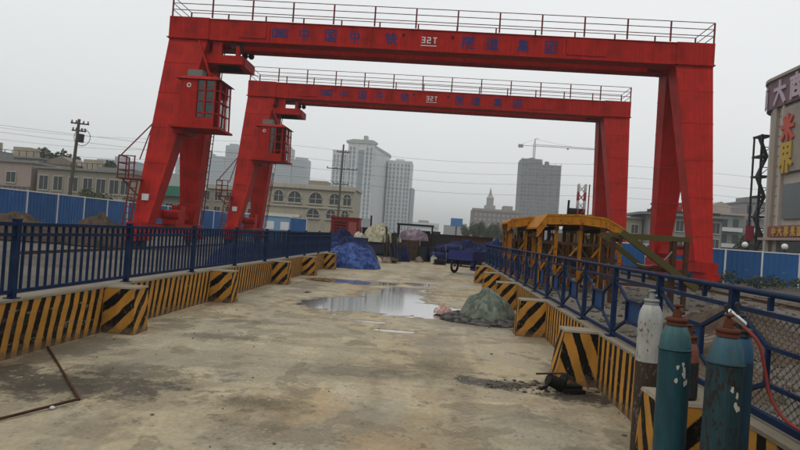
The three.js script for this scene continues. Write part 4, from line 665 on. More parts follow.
// ---------------------------------------------------------------- pump, debris, rods
{
  const t = thing('pump', 'oily black pump lying in mud beside the striped block', 'pump', [1.40, 0, -7.2], 0.25); t.scale.setScalar(0.8);
  mesh('motor', [new THREE.CylinderGeometry(0.085, 0.085, 0.24, 16).rotateZ(1.2).translate(-0.02, 0.12, 0), new THREE.CylinderGeometry(0.1, 0.1, 0.03, 16).rotateZ(1.2).translate(0.09, 0.16, 0)], blackM, t);
  mesh('base_plate', [bx(0.06, 0.36, 0.005, 0.05, -0.1, 0.14), bx(0.1, 0.34, 0.051, 0.10, -0.06, 0.08)], blackM, t);
  mesh('handle', [rod([-0.32, 0.24, 0.03], [0.06, 0.25, 0.0], 0.014, 8), rod([0.06, 0.25, 0.0], [0.22, 0.19, 0.03], 0.013, 8), rod([-0.12, 0.245, 0.01], [-0.06, 0.14, 0], 0.013, 8)], mat([0.06, 0.04, 0.035], 0.6), t);
  mesh('nozzle', rod([-0.16, 0.08, 0.05], [-0.27, 0.05, 0.08], 0.025, 8), blackM, t);
  const R = mulberry(91), list = [];
  for (let i = 0; i < 120; i++) { const a = R() * 6.3, r = Math.sqrt(R()) * 0.8, s = 0.005 + R() * R() * 0.02; list.push(new THREE.IcosahedronGeometry(s, 0).scale(1 + R(), 0.5, 1 + R()).rotateY(R() * 6).translate(1.3 + Math.cos(a) * r * 0.85, 0.006, -7.3 + Math.sin(a) * r * 0.45)); }
  tag(mesh('mud_clods', list, mtex(mudT, 0.4, 0.7)), 'wet black mud clods scattered round the pump', 'mud', null, 'stuff');
  const list2 = []; for (let i = 0; i < 420; i++) { const d = 4 + Math.pow(R(), 1.6) * 22, side = R(), x = side < 0.45 ? -4.35 + Math.pow(R(), 2) * 2.2 : side < 0.75 ? 1.88 - Math.pow(R(), 2) * 1.6 : -4 + R() * 5.6, s = 0.003 + R() * R() * R() * 0.018; list2.push(new THREE.IcosahedronGeometry(s, 0).scale(1 + R(), 0.7, 1 + R()).rotateY(R() * 6).translate(x, 0.006, -d)); }
  tag(mesh('grit', list2, mtex(dirtT, 0.6, 0.85)), 'loose grit and small stones scattered over the deck', 'grit', null, 'stuff');
}
tag(mesh('steel_rod', rod([-4.38, 0.016, -7.25], [-2.92, 0.014, -5.34], 0.012, 7), rustM), 'rusty steel rod lying from the striped wall across the deck', 'rod');
tag(mesh('steel_rod', rod([-2.90, 0.030, -5.30], [-3.35, 0.016, -4.1], 0.012, 7), rustM), 'rusty steel rod lying at an angle to the longer one', 'rod');
tag(mesh('pebble', new THREE.IcosahedronGeometry(0.022, 1).scale(1.2, 0.7, 1).translate(-2.98, 0.015, -5.05), mat([0.5, 0.5, 0.48])), 'small white stone beside the rusty rods', 'stone');

// ---------------------------------------------------------------- blue hoardings
function hoarding(label, pts, h, pw, y0 = -0.05) {
  const t = thing('site_hoarding', label, 'hoarding', [0, 0, 0]);
  const hm = [1, 0.85, 1.15].map((k) => { const m = mtex(hoardT, 4, 0.45); m.color.setScalar(k); return m; });
  let c = 0;
  for (let i = 0; i < pts.length - 1; i++) {
    const A = V(pts[i][0], 0, -pts[i][1]), B = V(pts[i + 1][0], 0, -pts[i + 1][1]), L = A.distanceTo(B), n = Math.max(1, Math.round(L / pw)), w = L / n, ry = -Math.atan2(B.z - A.z, B.x - A.x);
    const rib = [], nr = Math.round(w / 0.35); for (let k = 0; k < nr; k++) { const a = -w / 2 + 0.04 + k * (w - 0.08) / nr; rib.push(bx(a, a + 0.6 * (w - 0.08) / nr, y0 + 0.1, h - 0.06, -0.012, 0.012), bx(a + 0.6 * (w - 0.08) / nr + 0.001, a + (w - 0.08) / nr - 0.001, y0 + 0.1, h - 0.06, -0.03, -0.008)); }
    const pg = ready(rib), post = ready(bx(-0.045, 0.045, y0, h + 0.03, -0.04, 0.05)), top = ready(bx(-w / 2 + 0.046, w / 2 - 0.046, h - 0.055, h + 0.01, -0.035, 0.035));
    for (let k = 0; k < n; k++, c++) {
      const p = A.clone().lerp(B, (k + 0.5) / n);
      let m = mesh('panel', pg, hm[(c * 7 + (c >> 1)) % 3], t); m.position.copy(p); m.rotation.y = ry;
      m = mesh('top_rail', top, whiteP, t); m.position.copy(p); m.rotation.y = ry;
      m = mesh('post', post, whiteP, t); m.position.copy(A).lerp(B, k / n); m.rotation.y = ry;
    }
    if (i === pts.length - 2) { const m = mesh('post', post, whiteP, t); m.position.copy(B); m.rotation.y = ry; }
  }
  return t;
}
hoarding('blue sheet hoarding with white posts behind the earth mounds', [[-24.8, 22], [-24.6, 50], [-22.6, 72], [-16.4, 80]], 2.6, 3.0);
hoarding('blue sheet hoarding with white posts in front of the shopping building', [[8.5, 47], [13.5, 43], [17.3, 40.2], [25.5, 39.4], [29, 30]], 2.03, 1.9);
{
  const cab = (x, d, w, label) => {
    const t = thing('site_cabin', label, 'cabin', [x, 0, -d]);
    mesh('wall', bx(-w / 2, w / 2, -0.05, 2.5, -1.2, 1.2), mat([0.16, 0.30, 0.44], 0.6), t); mesh('roof', bx(-w / 2 - 0.1, w / 2 + 0.1, 2.502, 2.62, -1.3, 1.3), whiteP, t);
    for (let q = -w / 2 + 0.7; q < w / 2 - 0.5; q += 1.6) mesh('window', bx(q, q + 0.9, 1.1, 1.95, 1.201, 1.23), whiteP, t);
  };
  cab(-18.6, 70, 4.4, 'pale blue site cabin below the building with arched windows'); cab(-25.6, 66, 3.6, 'pale blue site cabin seen between the legs of the two cranes');
}

// ---------------------------------------------------------------- trees and scrub
function crown(R, n, rx, ry, rz, s, cy) {
  const pos = [], lobes = []; for (let i = 0; i < 9; i++) { const a = R() * 6.28, e = (R() - 0.4) * 1.6, q = 0.35 + R() * 0.4; lobes.push([Math.cos(a) * Math.cos(e) * rx * q, cy + Math.sin(e) * ry * q, Math.sin(a) * Math.cos(e) * rz * q, 0.35 + R() * 0.3]); }
  for (let i = 0; i < n; i++) {
    const l = lobes[(R() * lobes.length) | 0], a = R() * 6.28, c = R() * 2 - 1, q = Math.pow(R(), 0.45) * l[3], st = Math.sqrt(1 - c * c);
    const p = V(l[0] + Math.cos(a) * st * rx * q, l[1] + c * ry * q, l[2] + Math.sin(a) * st * rz * q), u = V(R() - 0.5, R() - 0.5, R() - 0.5).normalize(), w = V(R() - 0.5, R() - 0.5, R() - 0.5).cross(u).normalize(), k = s * (0.6 + R() * 0.8);
    const P = [[-1, -0.4], [0.2, -0.7], [1, 0.1], [0, 0.7]].map(([f, h]) => p.clone().addScaledVector(u, f * k).addScaledVector(w, h * k));
    for (const j of [0, 1, 2, 0, 2, 3]) pos.push(P[j].x, P[j].y, P[j].z);
  }
  const g = new THREE.BufferGeometry(); g.setAttribute('position', new THREE.Float32BufferAttribute(pos, 3)); g.computeVertexNormals(); return g;
}
const leafM = [[0.060, 0.078, 0.040], [0.080, 0.092, 0.052], [0.048, 0.066, 0.042]].map((c) => mat(c, 0.9, { side: THREE.DoubleSide })), barkM = mat([0.07, 0.055, 0.042], 0.9);
function tree(label, x, d, h, rx, seed, group, y = 0, n = 1400) {
  const R = mulberry(seed), t = thing('tree', label, 'tree', [x, y - 0.05, -d], 0, group);
  const lim = [rod([0, 0, 0], [0.1, h * 0.45, 0.05], h * 0.028, 7, h * 0.018)];
  for (let k = 0; k < 5; k++) { const a = k * 1.3 + R(); lim.push(rod([0.1, h * (0.3 + 0.03 * k), 0.05], [Math.cos(a) * rx * 0.5, h * (0.6 + R() * 0.2), Math.sin(a) * rx * 0.5], h * 0.012, 5, h * 0.005)); }
  mesh('trunk', lim, barkM, t); mesh('crown', crown(R, n * 3, rx, h * 0.42, rx * 0.9, h * 0.026, h * 0.62), leafM[seed % 3], t);
}
for (let i = 0; i < 8; i++) tree('dark green street tree below the pink building with the spire', 6.5 + i * 1.75, 150 + (i % 3) * 5, 4.6 + (i * 7 % 5) * 0.3, 1.5, 900 + i, 'trees below the pink spired building', 0, 900);
[[-66, 112, 12.2], [-61.5, 114, 11.6], [-70.5, 110, 12.4], [-57, 113, 9.6], [-52, 112, 8.4]].forEach(([x, d, h], i) => tree('hazy green tree rising behind the old low houses', x, d, h, 3.4, 920 + i, 'trees behind the old houses', 0, 1600));
[[-33.5, 62, 4.0], [-31, 66, 3.6], [-38.5, 70, 4.2]].forEach(([x, d, h], i) => tree('small leafy tree behind the long blue hoarding', x, d, h, 1.8, 940 + i, 'small trees behind the hoarding', 0, 900));
[[54, 118, 6], [57, 121, 6.5]].forEach(([x, d, h], i) => tree('green tree in front of the balconied block beside the red crane leg', x, d, h, 2.2, 950 + i, 'trees by the balconied block', 0, 900));
{ const R = mulberry(77), list = []; for (let i = 0; i < 26; i++) { const s = 0.35 + R() * 0.35; list.push(crown(R, 120, s, s * 0.8, s, 0.07, s * 0.6).translate(13.8 + i * 0.45, -0.05, -36.8 - R() * 1.6 + i * 0.04)); } tag(mesh('scrub', list, leafM[2]), 'dark low scrub growing in front of the hoarding by the crane leg', 'scrub', null, 'stuff'); }

// ---------------------------------------------------------------- poles and wires
function pole(label, x, d, h, lean, arms) {
  const t = thing('utility_pole', label, 'utility pole', [x, -0.05, -d]); t.rotation.z = lean;
  mesh('post', rod([0, 0, 0], [0, h, 0], 0.19, 10, 0.13), mat([0.085, 0.075, 0.066], 0.9), t);
  for (const [y, w] of arms) { mesh('cross_arm', bx(-w, w, y - 0.06, y + 0.06, -0.24, -0.14), steelDark, t); for (const q of [-w + 0.1, -w * 0.4, w * 0.4, w - 0.1]) mesh('insulator', new THREE.CylinderGeometry(0.06, 0.09, 0.24, 8).translate(q, y + 0.18, -0.19), mat([0.16, 0.13, 0.11], 0.4), t); }
  return t;
}
const pl = pole('leaning utility pole with transformer arms behind the left hoarding', -35.4, 60, 10.4, -0.05, [[10.0, 0.9], [9.3, 0.7]]);
mesh('transformer', new THREE.CylinderGeometry(0.28, 0.28, 0.8, 12).translate(0.45, 8.6, 0.1), steelDark, pl);
mesh('bracket_ring', new THREE.TorusGeometry(0.8, 0.03, 6, 18).translate(0.5, 8.7, 0), steelDark, pl);
pole('tall thin utility pole in front of the white tower complex', -15.7, 100, 14.8, -0.01, [[13.6, 1.0], [11.0, 2.4], [8.6, 1.2]]);
{
  const wm = mat([0.12, 0.12, 0.12], 0.8);
  [[12.5, 100], [11.0, 100.6], [9.3, 101], [14.4, 100.3]].forEach(([y, d], i) => {
    const P = []; for (let k = 0; k <= 24; k++) { const f = k / 24; P.push(V(mix(-90, 90, f), y + 0.5 * Math.cos(f * Math.PI * 6), -d - 6 * Math.sin(f * 3))); }
    tag(mesh('overhead_wire', new THREE.TubeGeometry(new THREE.CatmullRomCurve3(P), 60, 0.017, 4), wm), 'thin overhead wire crossing behind both cranes', 'wire', 'overhead wires');
  });
  for (const y of [9.9, 9.2]) tag(mesh('overhead_wire', new THREE.TubeGeometry(new THREE.QuadraticBezierCurve3(V(-75, y + 1.5, -60), V(-45, y - 0.6, -60.5), V(-15, y - 1.2, -70)), 30, 0.013, 4), wm), 'thin overhead wire strung from the leaning pole', 'wire', 'wires of the leaning pole');
}

// ---------------------------------------------------------------- buildings
const fac = (c, r = 0.85, m = 9) => new THREE.MeshPhysicalMaterial({ map: rep(facadeT, m), specularIntensity: 0.3, color: new THREE.Color().setRGB(...c), roughness: r });
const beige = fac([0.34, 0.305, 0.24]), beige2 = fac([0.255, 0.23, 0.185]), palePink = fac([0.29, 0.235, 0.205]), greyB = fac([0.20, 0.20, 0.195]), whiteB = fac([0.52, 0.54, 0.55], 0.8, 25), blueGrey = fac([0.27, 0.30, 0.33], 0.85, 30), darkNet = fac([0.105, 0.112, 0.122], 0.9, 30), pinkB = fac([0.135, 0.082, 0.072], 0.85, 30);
const winM = mat([0.045, 0.055, 0.062], 0.25), winB = mat([0.17, 0.215, 0.25], 0.3), trimM = fac([0.38, 0.35, 0.29]);
function windowRow(t, xs, y0, y1, w, z, m = winM, frame = null) {
  const g = ready(bx(-w / 2, w / 2, y0, y1, z + 0.001, z + 0.05)), f = frame ? ready([bx(-w / 2 - 0.12, w / 2 + 0.12, y0 - 0.18, y0 - 0.02, z, z + 0.16), bx(-w / 2 - 0.1, -w / 2 - 0.01, y0, y1, z, z + 0.1), bx(w / 2 + 0.01, w / 2 + 0.1, y0, y1, z, z + 0.1), bx(-0.03, 0.03, y0, y1, z + 0.051, z + 0.08), bx(-w / 2 - 0.12, w / 2 + 0.12, y1 + 0.01, y1 + 0.14, z, z + 0.12)]) : null;
  for (const x of xs) { const o = mesh('window', g, m, t); o.position.x = x; if (f) { mesh('window_frame', f, frame, o); } }
}
const range = (a, b, n) => Array.from({ length: n }, (_, i) => mix(a, b, n > 1 ? i / (n - 1) : 0.5));
{ // old low houses on the left
  let t = thing('old_house', 'pale pink low house with one dark window at the end of the old row', 'house', [-62, 0, -88]);
  mesh('wall', bx(-5, 4.5, -0.05, 7.8, -5, 0), palePink, t); mesh('roof', [bx(-5.3, 4.8, 7.802, 8.1, -5.3, 0.3), bx(-3, -1, 8.102, 9.2, -4, -2)], greyB, t); windowRow(t, [-3.6, 1.6], 5.0, 6.4, 1.3, 0, winM, trimM);
  mesh('lattice_screen', range(-4.8, 4.3, 14).map((x) => bx(x - 0.06, x + 0.06, 2.6, 4.4, 0.15, 0.3)).concat([bx(-5, 4.5, 2.5, 2.6, 0.1, 0.35), bx(-5, 4.5, 4.4, 4.5, 0.1, 0.35)]), greyB, t);
  t = thing('old_house', 'long beige two storey house with a row of dark windows behind the leaning pole', 'house', [-49.6, 0, -88]);
  mesh('wall', bx(-7, 6.6, -0.05, 7.2, -7, 0), beige2, t); mesh('roof', [bx(-7.3, 6.9, 7.202, 7.45, -7.3, 0.4), bx(1, 6, 7.452, 8.0, -6, -1)], greyB, t);
  windowRow(t, [-6, -3.9, -1.7, 0.4, 2.3, 4.2, 5.8], 4.3, 6.2, 1.25, 0, winM, trimM); windowRow(t, [-5.5, -2.5, 0.5, 3.5], 1.0, 2.8, 1.5, 0, winM, trimM); mesh('cornice', bx(-7.05, 6.65, 3.3, 3.6, 0.002, 0.22), trimM, t);
  const cluster = [[-67.5, 100, 3.6, 10.6, 'grey weathered house with a flat roof tank above the pink house', greyB], [-61.5, 101, 3.0, 10.0, 'tan weathered house with roof shed above the old row', fac([0.30, 0.25, 0.17])], [-56.2, 100, 2.6, 9.3, 'pale weathered house with railings on its roof terrace', fac([0.34, 0.31, 0.25])], [-51.6, 101, 2.2, 8.5, 'small brown weathered house at the end of the upper row', fac([0.24, 0.20, 0.15])], [-73, 99, 2.4, 11.2, 'tall narrow grey house at the edge of the old row', greyB]];
  cluster.forEach(([x, d, w, h, label, m], i) => {
    t = thing('weathered_house', label, 'house', [x, 0, -d]);
    mesh('wall', bx(-w, w, -0.05, h - 1.2, -5, 0), m, t);
    if (i % 2) mesh('roof', poly([[-w - 0.3, h - 1.198], [w + 0.3, h - 1.198], [w * 0.1, h + 0.2]], 5.4, -5.2), fac([0.20, 0.17, 0.14]), t);
    else { mesh('roof', bx(-w - 0.2, w + 0.2, h - 1.198, h - 0.95, -5.2, 0.3), greyB, t); mesh('roof_shed', [bx(-w * 0.6, w * 0.2, h - 0.948, h + 0.7, -4, -1.5)], fac([0.33, 0.29, 0.22]), t); for (let k = 0; k < 7; k++) mesh('railing_post', bx(mix(-w, w, k / 6) - 0.04, mix(-w, w, k / 6) + 0.04, h - 0.948, h - 0.1, 0.1, 0.18), steelDark, t); mesh('handrail', bx(-w, w, h - 0.098, h - 0.03, 0.1, 0.18), steelDark, t); }
    windowRow(t, range(-w + 0.9, w - 0.9, Math.max(2, Math.round(w))), h - 2.9, h - 1.7, 0.9, 0, winM, trimM);
    mesh('awning', hexa([-w * 0.8, w * 0.5, 0.002, 1.1, h - 3.6], [-w * 0.8, w * 0.5, 0.002, 0.15, h - 3.25]), fac([0.27, 0.27, 0.25]), t);
  });
  t = thing('market_hall', 'low hall with green fascia seen between the crane legs', 'hall', [-44, 0, -102]);
  mesh('wall', bx(-6, 3.5, -0.05, 5.4, -8, 0), beige2, t); mesh('fascia', bx(-6.3, 3.7, 5.0, 6.6, 0.02, 0.9), mat([0.035, 0.16, 0.11], 0.6), t); mesh('roof', poly([[-6.6, 6.602], [4, 6.602], [2.5, 8.6], [-4.5, 8.9]], 8, -8), fac([0.36, 0.38, 0.37]), t); windowRow(t, range(-5, 2.6, 5), 1.2, 3.8, 1.2, 0, winM, trimM);
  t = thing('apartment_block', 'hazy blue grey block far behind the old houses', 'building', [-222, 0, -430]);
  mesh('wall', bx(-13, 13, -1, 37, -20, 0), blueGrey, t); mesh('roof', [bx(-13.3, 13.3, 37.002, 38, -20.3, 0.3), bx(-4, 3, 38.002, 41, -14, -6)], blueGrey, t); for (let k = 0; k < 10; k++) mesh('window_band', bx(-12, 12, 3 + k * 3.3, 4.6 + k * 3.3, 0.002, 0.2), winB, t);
}
{ // beige building with arched windows
  const t = thing('arcade_building', 'beige building with arched upper windows behind the second crane', 'building', [0, 0, -118]);
  mesh('wall', bx(-33.0, -15.8, -0.05, 8.9, -10, 0), beige, t); mesh('cornice', [bx(-33.3, -15.5, 8.55, 9.15, 0.002, 0.5), bx(-33.2, -15.6, 5.1, 5.4, 0.002, 0.3), bx(-33.3, -15.5, 8.902, 9.4, -10.2, 0.001)], trimM, t);
  mesh('roof_house', [bx(-25, -21.4, 9.402, 10.4, -7, -3)], beige2, t);
  const arch = (x, w, y0, h) => { const s = new THREE.Shape(); s.moveTo(-w / 2, 0); s.lineTo(w / 2, 0); s.lineTo(w / 2, h - w / 2); s.absarc(0, h - w / 2, w / 2, 0, Math.PI, false); s.lineTo(-w / 2, 0); const g = new THREE.ExtrudeGeometry(s, { depth: 0.06, bevelEnabled: false, curveSegments: 12 });
    const o = mesh('window', g, winM, t); o.position.set(x, y0, 0.01); const a = new THREE.TorusGeometry(w / 2 + 0.12, 0.14, 6, 16, Math.PI).translate(0, h - w / 2, 0.08); mesh('window_frame', [a, bx(-w / 2 - 0.25, w / 2 + 0.25, -0.3, -0.02, 0, 0.3), bx(-0.05, 0.05, 0, h - 0.1, 0.062, 0.11), bx(-w / 2, w / 2, h - w / 2 - 0.05, h - w / 2 + 0.05, 0.062, 0.1)], trimM, o); };
  [[-29.7, 1.7], [-26.7, 2.3], [-22.8, 2.3], [-19.3, 1.8], [-17.0, 1.3]].forEach(([x, w]) => arch(x, w, 6.0, 1.95)); [[-23.1, 2.2], [-19.8, 1.6], [-17.2, 1.2]].forEach(([x, w]) => arch(x, w, 3.4, 1.6));
  windowRow(t, range(-32, -26, 6), 1.6, 3.0, 0.75, 0, winM); mesh('awning', hexa([-32.8, -25.4, 0.002, 1.4, 3.2], [-32.8, -25.4, 0.002, 0.25, 3.75]), trimM, t);
  const u = thing('terrace_building', 'plain beige building with square windows behind the crane legs', 'building', [0, 0, -119]);
  mesh('wall', bx(-49, -33.4, -0.05, 7.9, -9, 0), beige2, u); mesh('cornice', bx(-49.2, -33.35, 7.5, 8.1, 0.002, 0.4), trimM, u); mesh('roof', bx(-49, -33.5, 7.902, 8.2, -9, -0.002), greyB, u);
  windowRow(u, range(-47.8, -35, 7), 5.4, 7.0, 1.1, 0, winM, trimM); windowRow(u, range(-47.8, -35, 7), 2.6, 4.2, 1.1, 0, winM, trimM);
}
{ // white tower complex
  const t = thing('tower_complex', 'white high-rise complex with dark glass strip and roof cap', 'building', [0, 0, -500]);
  mesh('wall', bx(-86, -74.5, -1, 62, -30, -1), whiteB, t); mesh('wall', hexa([-74, -53, -60, 0, -1], [-74, -53, -60, 0, 69]), whiteB, t);
  const wing = hexa([-53, -46, -60, 0, -1], [-53, -46, -60, 0, 66]); const p = wing.attributes.position; for (let i = 0; i < p.count; i++) if (p.getX(i) > -50) { p.setZ(i, p.getZ(i) > -30 ? -52 : -60); } wing.computeVertexNormals();
  mesh('wall', wing, whiteB, t); mesh('wall', bx(-45.5, -26, -1, 61, -75, -40), whiteB, t); mesh('wall', bx(-25.5, -23, -1, 40, -70, -42), blueGrey, t);
  const cap = poly([[-75.5, 69.02], [-52, 69.02], [-51.5, 70.2], [-54, 71.6], [-72, 71.6], [-76, 70.4]], 6, -5); mesh('roof_cap', [cap, bx(-72, -56, 71.602, 73, -30, -6), bx(-64, -61, 73.002, 77, -20, -12)], fac([0.30, 0.33, 0.30], 0.8, 20), t);
  const cap2 = hexa([-53.2, -45.2, -62, 1, 66.01], [-53.2, -45.2, -62, 1, 68.2]); const q = cap2.attributes.position; for (let i = 0; i < q.count; i++) if (q.getX(i) > -50) q.setZ(i, q.getZ(i) > -30 ? -51 : -62); cap2.computeVertexNormals(); mesh('roof_cap', cap2, fac([0.30, 0.33, 0.30], 0.8, 20), t);
  mesh('roof_crown', [bx(-86.3, -74.2, 62.002, 63, -30, -0.7), bx(-45.8, -25.8, 61.002, 62, -75, -39.7), bx(-40, -33, 62.002, 64.5, -65, -50)], whiteB, t);
  mesh('glass_strip', bx(-65.5, -61.5, 14, 64, 0.002, 0.4), winB, t);
  for (let k = 0; k < 19; k++) {
    const y = 4 + k * 3.3;
    for (const x of [-72, -69.2, -58.8, -56]) mesh('window', bx(x - 0.8, x + 0.8, y, y + 2.7, 0.002, 0.15), winB, t);
    if (y < 58) { for (const x of [-84.3, -81.6, -78.9, -76.2]) mesh('window', bx(x - 0.7, x + 0.7, y, y + 2.6, -0.998, -0.85), winB, t); for (const x of [-43.5, -40.3, -37, -33.8, -30.6, -28]) mesh('window', bx(x - 0.8, x + 0.8, y, y + 2.6, -39.998, -39.85), winB, t); }
  }
  for (const x of [-67, -60.3, -54]) mesh('pilaster', bx(x - 0.45, x + 0.45, -1, 68.9, 0.003, 0.9), whiteB, t);
  mesh('podium', bx(-76, -52, -1, 11, 0.05, 9), greyB, t);
}
{ // hazy towers
  const hz = (label, x, d, parts) => { const t = thing('hazy_tower', label, 'tower', [x, 0, -d]); parts.forEach(([x0, x1, h, z], i) => { mesh('wall', bx(x0, x1, -1, h, -18 - z, -z), blueGrey, t); const n = Math.floor(h / 3.4) - 2; const bands = []; for (let k = 0; k < n; k++) bands.push(bx(x0 + 1.2, x1 - 1.2, 5 + k * 3.4, 6.5 + k * 3.4, -z + 0.002, -z + 0.2)); tag(mesh('window_bands', bands, winB, t), null, null, null, 'stuff'); mesh('roof', bx(x0 + 3, x1 - 3, h + 0.002, h + 3, -14 - z, -5 - z), blueGrey, t); }); };
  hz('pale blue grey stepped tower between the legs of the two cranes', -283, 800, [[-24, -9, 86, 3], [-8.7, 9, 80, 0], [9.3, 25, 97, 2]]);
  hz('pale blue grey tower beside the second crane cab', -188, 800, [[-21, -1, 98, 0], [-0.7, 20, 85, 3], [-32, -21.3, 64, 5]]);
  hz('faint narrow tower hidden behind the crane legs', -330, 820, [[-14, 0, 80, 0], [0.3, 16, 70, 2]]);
}
{ // unfinished tower with tower crane
  const t = thing('unfinished_tower', 'dark grey unfinished tower wrapped in netting', 'building', [0, 0, -600]);
  mesh('wall', bx(71.5, 90.6, -1, 77, -26, 0), darkNet, t); mesh('wall', bx(90.7, 108, -1, 73.6, -26, -1), darkNet, t); mesh('parapet', [bx(72, 90, 77.002, 78.4, -24, -2), bx(94, 97, 73.602, 77, -10, -4), bx(80, 84, 78.402, 80, -16, -8)], darkNet, t);
  const fl = []; for (let k = 0; k < 22; k++) { fl.push(bx(71.3, 90.62, 2 + k * 3.4, 2.4 + k * 3.4, 0.002, 0.35)); if (k < 21) fl.push(bx(90.72, 108.2, 2 + k * 3.4, 2.4 + k * 3.4, -0.998, -0.65)); }
  tag(mesh('floor_edges', fl, fac([0.19, 0.195, 0.20], 0.9, 30), t), null, null, null, 'stuff');
  const op = []; for (let k = 1; k < 21; k++) for (let j = 0; j < 11; j++) { const x = 72.6 + j * 3.25, on = hash2(k, j, 71); if (on > 0.62) continue; const z = x < 90.6 ? 0 : -1; if (x < 89.5 || x > 91.5) op.push(bx(x, x + 1.5, 2.6 + k * 3.4, 4.6 + k * 3.4, z + 0.003, z + 0.2)); }
  tag(mesh('floor_openings', op, winM, t), null, null, null, 'stuff');
  for (const x of [71.6, 77.8, 84, 90.3, 96.5, 102.3, 107.6]) mesh('scaffold_pole', bx(x - 0.2, x + 0.2, -1, x < 90.6 ? 78.6 : 75, 0.4, 0.7), fac([0.19, 0.195, 0.20], 0.9, 30), t);
  const c = thing('tower_crane', 'thin tower crane on top of the unfinished tower', 'tower crane', [84, 78, -612]), lat = mat([0.16, 0.15, 0.13], 0.7);
  const ml = []; for (const [a, b] of [[-1, -1], [1, -1], [1, 1], [-1, 1]]) ml.push(bar([a * 0.8, -2, b * 0.8], [a * 0.8, 14, b * 0.8], 0.4)); for (let k = 0; k < 8; k++) ml.push(bar([-0.8, k * 2 - 2, 0.8], [0.8, k * 2, 0.8], 0.3)); mesh('mast', ml, lat, c);
  const jl = [bar([-15, 13.6, 0], [58, 13.6, 0.8], 0.4), bar([-2, 15.2, 0], [56, 14.8, 0], 0.35), bar([-15, 13.6, 0.9], [58, 13.6, -0.8], 0.3)]; for (let k = 0; k < 18; k++) jl.push(bar([k * 3.2, 13.6, 0], [k * 3.2 + 1.6, 15, 0], 0.2), bar([k * 3.2 + 1.6, 15, 0], [k * 3.2 + 3.2, 13.6, 0], 0.2)); mesh('jib', jl, lat, c);
  mesh('apex', [bar([-0.6, 14, 0], [0.2, 20.5, 0], 0.6), bar([0.9, 14, 0], [0.2, 20.5, 0], 0.4), bar([0.2, 20.4, 0], [3.5, 20.8, 0], 0.4)], lat, c); mesh('tie_rods', [rod([0.2, 20, 0], [35, 15, 0], 0.1, 4), rod([0.2, 20, 0], [-14, 14, 0], 0.1, 4)], lat, c);
  mesh('counterweight', bx(-15, -10.5, 11.6, 14.5, -1, 1), mat([0.12, 0.12, 0.12]), c); mesh('trolley', bx(30, 31.5, 11.9, 13.4, -0.6, 0.6), lat, c);
}
{ // pink building with a spire
  const t = thing('spired_building', 'dull pink building with a small stepped spire above the trees', 'building', [0, 0, -500]);
  mesh('wall', bx(25, 62, -1, 24.2, -30, 0), pinkB, t); mesh('cornice', bx(24.6, 62.4, 23.2, 25, 0.002, 0.9), fac([0.20, 0.145, 0.135], 0.85, 30), t);
  const sp = fac([0.26, 0.25, 0.235], 0.85, 20);
  mesh('spire', [bx(34.5, 42.5, 25.002, 28, -14, -4), bx(36, 41, 28.002, 33.5, -12.5, -6), hexa([35.6, 41.4, -13, -5.5, 33.502], [37, 40, -11, -8, 36]), new THREE.CylinderGeometry(0.15, 1.4, 6, 8).translate(38.5, 38.9, -9.5)], sp, t);
  mesh('roof_house', [bx(49, 56, 25.002, 28.4, -20, -6)], fac([0.22, 0.18, 0.165], 0.85, 20), t);
  for (let r = 0; r < 5; r++) for (let k = 0; k < 10; k++) mesh('window', bx(27 + k * 3.5, 28.6 + k * 3.5, 5 + r * 3.6, 7 + r * 3.6, 0.002, 0.15), winB, t);
  const s = thing('billboard', 'distant blue billboard on a post beside the pink building', 'billboard', [5.4, 0, -200]);
  mesh('panel', bx(-1.8, 1.8, 4.9, 7.4, -0.2, 0.2), mat([0.035, 0.13, 0.34], 0.5), s); mesh('post', rod([0, -0.05, -0.4], [0, 7, -0.4], 0.25, 8), steelDark, s);
}
{ // far low town along the horizon
  const R = mulberry(55);
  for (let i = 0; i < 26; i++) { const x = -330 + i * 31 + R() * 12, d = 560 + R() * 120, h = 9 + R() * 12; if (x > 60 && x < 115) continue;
    const t = thing('distant_block', 'faint low block on the hazy skyline', 'building', [x, 0, -d], 0, 'faint low blocks along the skyline'), w = 10 + R() * 9; mesh('wall', bx(-w, w, -1, h, -12, 0), [blueGrey, whiteB, greyB][i % 3], t); mesh('roof', bx(-w * 0.4, w * 0.3, h + 0.002, h + 2.4, -8, -3), greyB, t); mesh('window_band', bx(-w + 1, w - 1, h * 0.6, h * 0.6 + 1.6, 0.002, 0.12), winB, t); }
}
